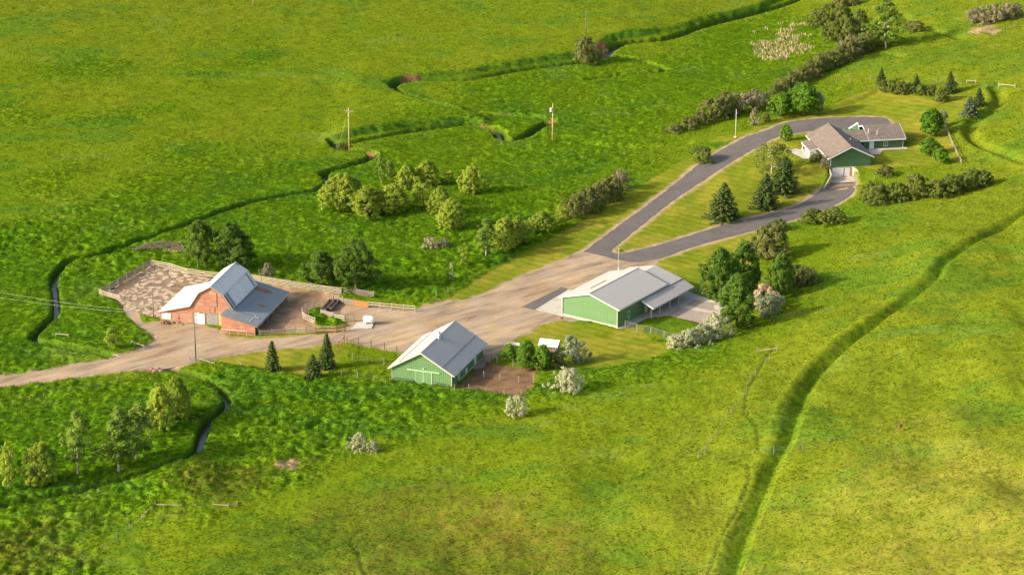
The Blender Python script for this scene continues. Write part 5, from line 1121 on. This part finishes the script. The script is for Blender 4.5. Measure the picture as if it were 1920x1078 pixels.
# ------------------------------------------------------------------ trees and shrubs
def leaf_quads(P, N, size, r, V, F, aspect=1.6):
    n = len(P); a = np.cross(N, r.normal(size=(n, 3))); a /= np.linalg.norm(a, axis=1, keepdims=True)+1e-9; c = np.cross(N, a)
    s = (size*r.uniform(.6, 1.35, n))[:, None]; a = a*s*.5*aspect; c = c*s*.5
    q = np.stack([P-a-c*.6, P+a*.2-c, P+a+c*.3, P-a*.1+c], 1).reshape(-1, 3)
    k = len(V); V.extend(q.tolist()); F.extend([(k+4*i, k+4*i+1, k+4*i+2, k+4*i+3) for i in range(n)])
def clumped(r, Ht, R, z0, prof, ncl, per, csize, leaf, droop=0., fill=.25, up=.35, ragged=.15):
    """leaves in clumps spread over an uneven crown envelope; prof(t) -> relative radius"""
    V = []; F = []; cs = []
    lob = r.uniform(0, 6.28, 3); la = r.uniform(.08, .22, 3)
    for i in range(ncl):
        t = r.uniform(.02, 1)**.9; a = r.uniform(0, 6.28); k = 1+sum(la[j]*math.sin((j+2)*a+lob[j]+3*t) for j in range(3))
        rad = R*prof(t)*k*(1-fill*r.uniform()**1.5)*r.uniform(1-ragged, 1+ragged)
        cs.append((math.cos(a)*rad, math.sin(a)*rad, z0+(Ht-z0)*t+r.normal(0, .03)*Ht))
    cs = np.array(cs)
    for c in cs:
        n = max(4, int(per*r.uniform(.5, 1.4))); rr = csize*r.uniform(.65, 1.35)
        d = r.normal(size=(n, 3)); d /= np.linalg.norm(d, axis=1, keepdims=True); u = r.uniform(.35, 1, n)[:, None]
        P = c+d*u*rr*np.array([1, 1, .8]); P[:, 2] -= droop*rr*r.uniform(0, 1.6, n)
        P = P[P[:, 2] > z0*.55]
        out = P-np.array([0, 0, z0+(Ht-z0)*.4]); out /= np.linalg.norm(out, axis=1, keepdims=True)+1e-9
        N = d[:len(P)]*.6+out*.5+np.array([0, 0, up])+r.normal(0, .38, (len(P), 3)); N /= np.linalg.norm(N, axis=1, keepdims=True)+1e-9
        leaf_quads(P, N, leaf, r, V, F)
    return V, F, cs
def stems(r, Ht, z0, cs, n, rad, multi=False, spread=.25):
    b = MB()
    if multi:
        for i in range(n):
            c = cs[r.integers(len(cs))]; a = r.uniform(0, 6.28); s = (math.cos(a)*spread*.4, math.sin(a)*spread*.4, -.2)
            m_ = (s[0]+(c[0]-s[0])*.35, s[1]+(c[1]-s[1])*.35, Ht*.35); b.tube([s, m_, tuple(c)], [rad*r.uniform(.6, 1), rad*.55, rad*.15], 5)
    else:
        w = r.normal(0, .03*Ht, 4)
        b.tube([(0, 0, -.25), (0, 0, .05), (w[0]*.5, w[1]*.5, Ht*.35), (w[0], w[1], Ht*.6), (w[2], w[3], Ht*.9)], [rad*1.35, rad, rad*.75, rad*.5, rad*.1], 7)
        for i in range(n):
            c = cs[r.integers(len(cs))]; t = min(.85, max(.22, c[2]/Ht-.22)); b.tube([(w[0]*t, w[1]*t, Ht*t), ((c[0]+w[0]*t)*.5, (c[1]+w[1]*t)*.5, (Ht*t+c[2])*.5+.1), tuple(c)], [rad*.45, rad*.28, rad*.08], 5)
    return b
egg = lambda t: max(.12, math.sin(math.pi*min(1, .16+.84*t**.8))**.62) if t < .98 else .2
tall = lambda t: (.55+.45*math.sin(math.pi*t**.75)) * (1-.75*max(0, t-.7)/.3)
dome = lambda t: math.sqrt(max(0, 1-(t*.97)**2.2))*.98+.03
column = lambda t: .35+.65*math.sin(math.pi*(.1+.8*t))*(1-.5*t)+.1
PROTO = {}
def proto(kind, k, parts, w, h): PROTO.setdefault(kind, []).append((parts, w, h))
def mk(kind, seed, Ht, R, z0, prof, ncl, per, cs, leaf, lm, bark='bark', multi=False, nst=9, rad=.16, **kw):
    r = np.random.default_rng(seed); V, F, c = clumped(r, Ht, R, z0, prof, ncl, per, cs, leaf, **kw)
    cr = mesh_data('crown', V, F, lm); st = stems(r, Ht, z0, c, nst, rad, multi); tr_ = mesh_data('trunk', st.v, st.f, bark, True)
    W_ = np.percentile(np.abs(np.array(V)[:, :2]), 97)*2; proto(kind, 0, [('trunk', tr_), ('crown', cr)], W_, np.array(V)[:, 2].max())
for s in range(3): mk('cottonwood', 100+s, 9., 3.0, 1.3, tall, 210, 80, .58, .195, 'leaf_cottonwood', rad=.22, fill=.45)
for s in range(4): mk('willow', 110+s, 6.5, 2.9, .5, egg, 330, 70, .40, .165, 'leaf_willow', multi=True, rad=.13, nst=12, up=.5, ragged=.07, fill=.2)
for s in range(2): mk('sapling', 120+s, 5., 1.1, .9, column, 40, 55, .42, .16, 'leaf_willow', rad=.08, nst=6)
for s in range(3): mk('sparse', 124+s, 9., 1.9, 1.6, tall, 85, 62, .55, .19, 'leaf_sparse', bark='bark_pale', rad=.15, fill=.8, ragged=.3)
for s in range(4): mk('brush', 130+s, 3.2, 2.2, .15, dome, 120, 55, .40, .145, 'leaf_brush', multi=True, nst=22, rad=.06, ragged=.25)
for s in range(2): mk('twig', 135+s, 3., 1.9, .1, dome, 50, 34, .5, .16, 'leaf_twig', multi=True, nst=34, rad=.05, ragged=.3)
for s in range(4): mk('olivebush', 140+s, 3.4, 2.3, .1, dome, 125, 60, .40, .155, 'leaf_olivebush', multi=True, nst=16, rad=.06, ragged=.2)
for s in range(3): mk('silver', 150+s, 3.4, 2.2, .15, dome, 150, 48, .34, .12, 'leaf_silver', multi=True, nst=14, rad=.07, ragged=.25)
for s in range(2): mk('graygreen', 154+s, 4., 2.2, .2, dome, 65, 50, .55, .2, 'leaf_graygreen', multi=True, nst=14, rad=.07, ragged=.25)
for s in range(4): mk('garden', 160+s, 5.2, 2.1, .8, egg, 230, 62, .40, .17, 'leaf_garden', rad=.13, fill=.3, ragged=.07)
for s in range(4): mk('poplar', 170+s, 10., 3.0, .8, tall, 330, 75, .56, .19, 'leaf_poplar', rad=.24, fill=.3, ragged=.08)
mk('birch', 180, 6.2, 3.0, .9, dome, 60, 46, .6, .2, 'leaf_birch', bark='bark_pale', rad=.14, droop=1.2, ragged=.3)
mk('pinkbush', 182, 3.4, 2.2, .1, dome, 60, 50, .5, .17, 'leaf_pink', multi=True, rad=.06, nst=12)
mk('deadbush', 184, 2.2, 2.2, .05, dome, 45, 34, .4, .15, 'leaf_dead', multi=True, rad=.04, nst=30, ragged=.3)
mk('deadsapling', 185, 3.2, .6, .3, column, 12, 16, .3, .13, 'leaf_dead', bark='bark_pale', rad=.05, nst=8)
def spruce(kind, seed, Ht, R, lm, z0=.35, dens=1.):
    r = np.random.default_rng(seed); V = []; F = []; b = MB(); b.tube([(0, 0, -.2), (0, 0, Ht*.5), (0, 0, Ht*.97)], [.17, .11, .02], 6)
    z = z0
    while z < Ht*.98:
        t = (z-z0)/(Ht-z0); L = R*(1-t)**.72*(.92+.16*r.uniform()); nb = max(4, int((8+6*(1-t))*dens)); a0 = r.uniform(0, 6.28)
        for i in range(nb):
            a = a0+6.28*i/nb+r.normal(0, .15); l = L*r.uniform(.72, 1.15); n = max(3, int(l/.13))
            s = np.linspace(.12, 1, n); d = np.array([math.cos(a), math.sin(a), 0]); sd = np.array([-math.sin(a), math.cos(a), 0])
            zz_ = z-.22*l*s+.14*l*s**3; P = d*(s*l)[:, None]+np.array([0, 0, 1])*zz_[:, None]
            for side in (-1, 0, 1):
                Q = P+sd*(side*.13*(1-.5*s)*l**.6)[:, None]+r.normal(0, .035, P.shape); N = np.array([0, 0, .8])+d*.45+sd*side*.5+r.normal(0, .35, P.shape); N /= np.linalg.norm(N, axis=1, keepdims=True)
                leaf_quads(Q, N, .2, r, V, F, 1.5)
        z += .26+.12*(1-t)
    tip = np.array([[0, 0, Ht*.97], [0, 0, Ht]]); leaf_quads(tip, np.array([[1., 0, 0], [0, 1., 0]]), .2, r, V, F)
    proto(kind, 0, [('trunk', mesh_data('trunk', b.v, b.f, 'bark', True)), ('branches', mesh_data('branches', V, F, lm))], R*1.65, Ht)
for s in range(3): spruce('spruce', 190+s, 7., 2.3, 'leaf_spruce')
spruce('slimspruce', 195, 6., 1.25, 'leaf_spruce'); spruce('bluespruce', 196, 4.2, 1.5, 'leaf_bluespruce')
cnt = {}; rt = random.Random(5)
NAMES = dict(cottonwood='cottonwood_tree', willow='willow_tree', sapling='willow_sapling', sparse='slender_tree', brush='brush_shrub', twig='bare_shrub', olivebush='olive_shrub', silver='silver_shrub', graygreen='grey_green_shrub', garden='garden_tree', poplar='poplar_tree', birch='weeping_birch', pinkbush='pale_pink_shrub', deadbush='dead_shrub', deadsapling='dead_sapling', spruce='spruce_tree', slimspruce='spruce_tree', bluespruce='blue_spruce')
def plant(kind, u, v, w, h, label, group=None, tilt=0.):
    L = PROTO[kind]; k = cnt.get(kind, 0); cnt[kind] = k+1; parts, pw, ph = L[k % len(L)]
    p = G(u, v); s = depth(p)/FPX; W_ = w*s; H_ = (h*s-.5*W_*SP*.2)/CP
    root = empty(NAMES[kind], p, rt.uniform(0, 6.28)); root.scale = (W_/pw, W_/pw*rt.uniform(.88, 1.12), H_/ph); root.rotation_euler = (rt.gauss(0, .035), rt.gauss(0, .035), root.rotation_euler.z)
    cat = 'shrub' if any(q in NAMES[kind] for q in ('shrub',)) else 'tree'
    tag(root, label, cat, group)
    for nm, me_ in parts: link(bpy.data.objects.new(nm, me_), root)
def plants(rows, group=None):
    for kind, a, label in rows:
        u, v, w, h = [float(q) for q in a.split(',')]; plant(kind, u, v, w, h, label, group)
ORD = 'first second third fourth fifth sixth seventh eighth ninth tenth eleventh'.split()
def same(kind, s, label, group, origin=None):
    """look-alikes; in a row each is told apart by counting from a landmark"""
    for k, a in enumerate(s.split()):
        u, v, w, h = [float(q) for q in a.split(',')]; plant(kind, u, v, w, h, label if origin is None else '%s %s, counted from %s' % (ORD[k], label, origin), group)
plants([
 ('cottonwood', '372,503,58,90', 'narrower dark cottonwood over the corner of the stony corral fence'), ('cottonwood', '437,506,70,92', 'broad dark cottonwood rising behind the red barn roof'),
 ('cottonwood', '603,537,60,70', 'smaller dark leafy tree behind the mud corral fence'), ('cottonwood', '668,544,76,98', 'largest dark leafy tree behind the mud corral fence'),
 ('willow', '641,394,74,72', 'large loose willow at the creek end of the thicket'), ('willow', '690,406,68,60', 'rounded low willow with even outline in the thicket'), ('willow', '738,400,54,58', 'willow leaning against the rounded low willow'),
 ('willow', '761,354,46,50', 'upright willow behind the thicket'), ('willow', '801,347,44,48', 'bushy willow behind the narrow pale willow'), ('sapling', '795,390,38,64', 'narrow pale willow standing inside the thicket'),
 ('willow', '826,406,46,60', 'yellow-green willow overlapped by the one on a short stem'), ('willow', '847,432,52,62', 'yellow-green willow on a short dark stem below its paired neighbour'), ('willow', '884,364,50,58', 'lone round willow beyond the thicket'),
 ('sapling', '841,346,20,28', 'tiny willow sapling near the lone round willow'), ('sparse', '715,346,24,64', 'thin see-through sapling behind the thicket'), ('sparse', '733,340,18,40', 'fainter thin sapling beside the see-through one'),
 ('sparse', '911,484,40,76', 'bright loose poplar with pale trunk by the driveway meadow'), ('willow', '945,468,54,62', 'dense willow next to the pale-trunked poplar'), ('willow', '970,458,38,56', 'pointed willow at the back of the dense willow'),
 ('sapling', '990,448,26,42', 'small willow on a visible stem along the meadow row'), ('willow', '1016,436,42,42', 'dark round willow in the middle of the meadow row'), ('sapling', '1036,432,20,28', 'short pale willow in the meadow row'), ('sapling', '1057,424,30,46', 'light sapling at the foot of the dark shrub row'),
 ('garden', '1465,218,38,46', 'round green tree by the driveway bend'), ('garden', '1507,215,52,62', 'tall dark green tree by the driveway bend'), ('graygreen', '1533,210,26,38', 'pale blossoming shrub behind the tall green tree'),
 ('twig', '1413,235,18,34', 'brownish small lollipop tree beside the driveway'), ('olivebush', '1436,228,15,17', 'small dark round shrub beside the driveway'),
 ('sparse', '1661,92,54,98', 'tall airy cottonwood rising above the far brush'), ('sparse', '1640,90,44,52', 'airy light green tree below the tall cottonwood'), ('brush', '1715,58,36,20', 'low brush shrub right beside the far hill track'),
 ('spruce', '1652,158,17,32', 'dark spruce at the driveway end of the spruce hedge'), ('spruce', '1718,168,17,28', 'little spruce in the middle of the spruce hedge'), ('spruce', '1784,174,24,40', 'tallest spruce at the hill end of the spruce hedge'),
 ('bluespruce', '1818,217,30,36', 'bluish spruce with pale branch tips below the upper ditch'), ('spruce', '1836,202,24,38', 'darker spruce behind the bluish one'), ('olivebush', '1765,190,28,28', 'dark round shrub before the tallest hedge spruce'),
 ('garden', '1745,255,38,54', 'tall green yard tree by the yard fence corner'), ('graygreen', '1765,238,26,34', 'pale blossoming tree at the yard fence corner'), ('garden', '1743,290,32,34', 'middle green yard tree behind the house'), ('garden', '1763,307,30,31', 'clipped round bush at the foot of the house yard'),
 ('spruce', '1354,411,56,70', 'lone dark spruce on the lawn between the driveways'), ('spruce', '1433,389,48,66', 'lower dark spruce of the close pair on the house lawn'), ('spruce', '1468,360,52,68', 'upper dark spruce of the close pair on the house lawn'),
 ('birch', '1447,325,66,62', 'weeping birch with white trunk beside the spruces'), ('garden', '1472,264,20,34', 'small dark lollipop tree before the house'),
 ('brush', '1660,331,28,22', 'single brownish shrub between the house and the shrub row'), ('brush', '1531,303,28,16', 'low dark shrub below the porch'), ('twig', '1549,316,26,26', 'brownish shrub at the house corner above the garage'),
 ('olivebush', '1525,420,48,30', 'wide olive shrub beside the lower driveway'), ('olivebush', '1562,420,46,32', 'second olive shrub beside the lower driveway, touching the wide one'),
 ('poplar', '1350,566,64,104', 'broad green poplar next to the gravel runs'), ('poplar', '1394,552,60,104', 'tallest bright green poplar in the shed grove'), ('poplar', '1380,614,58,108', 'green poplar with low branches beside the silver hedge'), ('poplar', '1461,556,44,84', 'separate narrow poplar at the hill side of the shed grove'),
 ('brush', '1442,484,76,68', 'big brown-green shrub mass below the lower driveway'), ('olivebush', '1461,432,34,22', 'low dark green shrub at the edge of the lower driveway'), ('brush', '1492,534,42,40', 'dark brown shrub beside the narrow poplar'), ('brush', '1516,532,36,34', 'outer dark brown shrub on the hillside'),
 ('pinkbush', '1434,574,54,44', 'pale pink flowering shrub in the shed grove'), ('graygreen', '1441,588,62,38', 'grey-green shrub in front of the pink shrub'),
 ('garden', '955,676,26,34', 'smallest leafy shrub by the gravel yard edge'), ('garden', '985,692,38,58', 'dense green shrub tree between pen and tiny shed'), ('garden', '1018,694,32,50', 'bright yellow-green shrub tree before the tiny shed'), ('olivebush', '1040,690,34,34', 'dark shrub hugging the tiny shed wall'),
 ('graygreen', '1075,679,54,54', 'grey-green rounded shrub behind the tiny shed'), ('silver', '1065,734,60,48', 'large silver shrub on the slope below the tiny shed'), ('silver', '968,780,40,42', 'silver shrub below the corner of the brown pen'), ('silver', '671,845,36,36', 'bigger silver shrub of the pair in the open meadow'), ('silver', '698,848,24,24', 'smaller silver shrub of the pair in the open meadow'),
 ('slimspruce', '511,695,28,58', 'slender pointed spruce on the lawn before the red barn'), ('spruce', '588,709,36,46', 'squat spruce at the lawn edge'), ('spruce', '613,690,30,68', 'taller spruce beside the rust pipe brace'),
 ('sapling', '281,826,26,74', 'thin yellow willow on a bare stem in the creek loop'), ('willow', '306,806,64,94', 'tall yellow-green willow in the creek loop'), ('willow', '334,784,52,84', 'shaded willow at the back of the creek loop clump'),
 ('sparse', '146,890,56,128', 'single slender poplar in the lower meadow'), ('sparse', '224,886,66,130', 'slender poplar with bare lower trunk, taller of the overlapping pair'), ('sparse', '256,864,50,116', 'shorter slender poplar of the overlapping pair beside the yellow willows'), ('sapling', '18,920,30,100', 'thin tree at the edge of the lower meadow'), ('willow', '75,910,64,88', 'many-stemmed bushy willow in the lower meadow'),
 ('sapling', '210,655,24,44', 'small olive sapling between creek and farm track'), ('brush', '1097,120,48,54', 'dark brown-green shrub on the cut bank of the creek'), ('twig', '1136,110,16,18', 'small bare shrub beside the red cut bank'), ('olivebush', '1316,302,50,28', 'dark green low shrub beside the upper driveway'),
 ('deadbush', '806,467,36,24', 'tan dead shrub in the tall meadow'), ('twig', '832,466,28,20', 'greyish bare shrub touching the tan dead one'), ('sapling', '869,502,22,46', 'yellow upright sapling in the meadow'), ('deadsapling', '848,527,14,36', 'whitish dead sapling in the meadow'), ('twig', '503,522,30,32', 'brown bare shrub behind the red barn fence'), ('olivebush', '641,279,22,12', 'green tuft shrub in the creek bend by the utility pole')])
same('brush', '1080,408,48,48 1103,396,48,48 1126,384,48,46 1146,372,44,44', 'dark olive shrub in the driveway meadow row', 'driveway meadow shrubs', 'the light sapling')
plants([('twig', '1162,356,36,40', 'browner shrub closing the driveway meadow row')])
same('brush', '1264,249,32,16 1290,243,36,24 1312,234,32,24 1336,225,48,44 1362,217,48,46', 'brown-green shrub of the marsh edge thicket', 'marsh edge thicket', 'its low tapering end')
same('twig', '1388,212,46,40 1414,207,46,40 1434,200,26,30', 'greyish bare shrub of the marsh edge thicket', 'bare marsh edge shrubs', 'the brown-green shrubs')
same('brush', '1452,178,24,20 1466,171,34,26 1484,164,38,30 1502,155,38,32 1520,146,38,34 1537,136,40,36 1554,129,40,36 1572,121,38,34 1590,112,40,38 1608,104,38,36 1626,98,36,34', 'shrub up the far slope brush belt', 'far slope brush belt', 'its lowest end')
same('twig', '1600,98,36,34 1624,90,34,32 1582,104,34,30 1645,88,26,24', 'greyish bare shrub among the far slope brush belt', 'bare shrubs of the far slope')
for a_, l_ in (('1530,50,44,34', 'olive shrub at the cattail edge of the marsh brush thicket'), ('1552,46,48,40', 'widest olive shrub of the marsh brush thicket'), ('1574,52,44,42', 'olive shrub in the middle of the marsh brush thicket'), ('1565,78,40,40', 'olive shrub where the marsh brush thicket reaches down to the brush belt'), ('1590,78,42,50', 'tallest olive shrub of the marsh brush thicket, above the brush belt'), ('1610,62,32,46', 'narrow olive shrub of the marsh brush thicket beside the airy trees')):
    same('olivebush', a_, l_, 'marsh brush thicket')
same('brush', '1578,12,32,26', 'larger shrub past the upper end of the cattail marsh', 'shrubs above the marsh'); same('brush', '1598,10,30,24', 'smaller shrub past the upper end of the cattail marsh', 'shrubs above the marsh')
same('twig', '1826,46,32,34 1847,44,38,36 1869,42,38,36 1890,38,38,34 1905,32,26,26', 'grey-brown shrub of the far hill clump', 'far hill shrub clump', 'the bare tan soil')
same('olivebush', '1656,172,22,22 1671,174,26,24 1690,176,26,24 1707,174,24,20 1727,178,26,20 1746,178,26,18', 'low green shrub of the spruce hedge', 'spruce hedge shrubs', 'the driveway end spruce')
same('olivebush', '1640,382,58,42 1680,377,46,38 1716,372,54,48 1756,370,44,34 1787,364,48,40 1820,352,44,36 1843,348,36,30', 'olive-brown shrub of the slope row', 'slope shrub row', 'the garage drive')
same('silver', '1268,654,40,30 1292,650,44,38 1316,643,42,38 1343,633,50,52', 'silver shrub of the hedge', 'silver hedge shrubs', 'the chain-link fence')
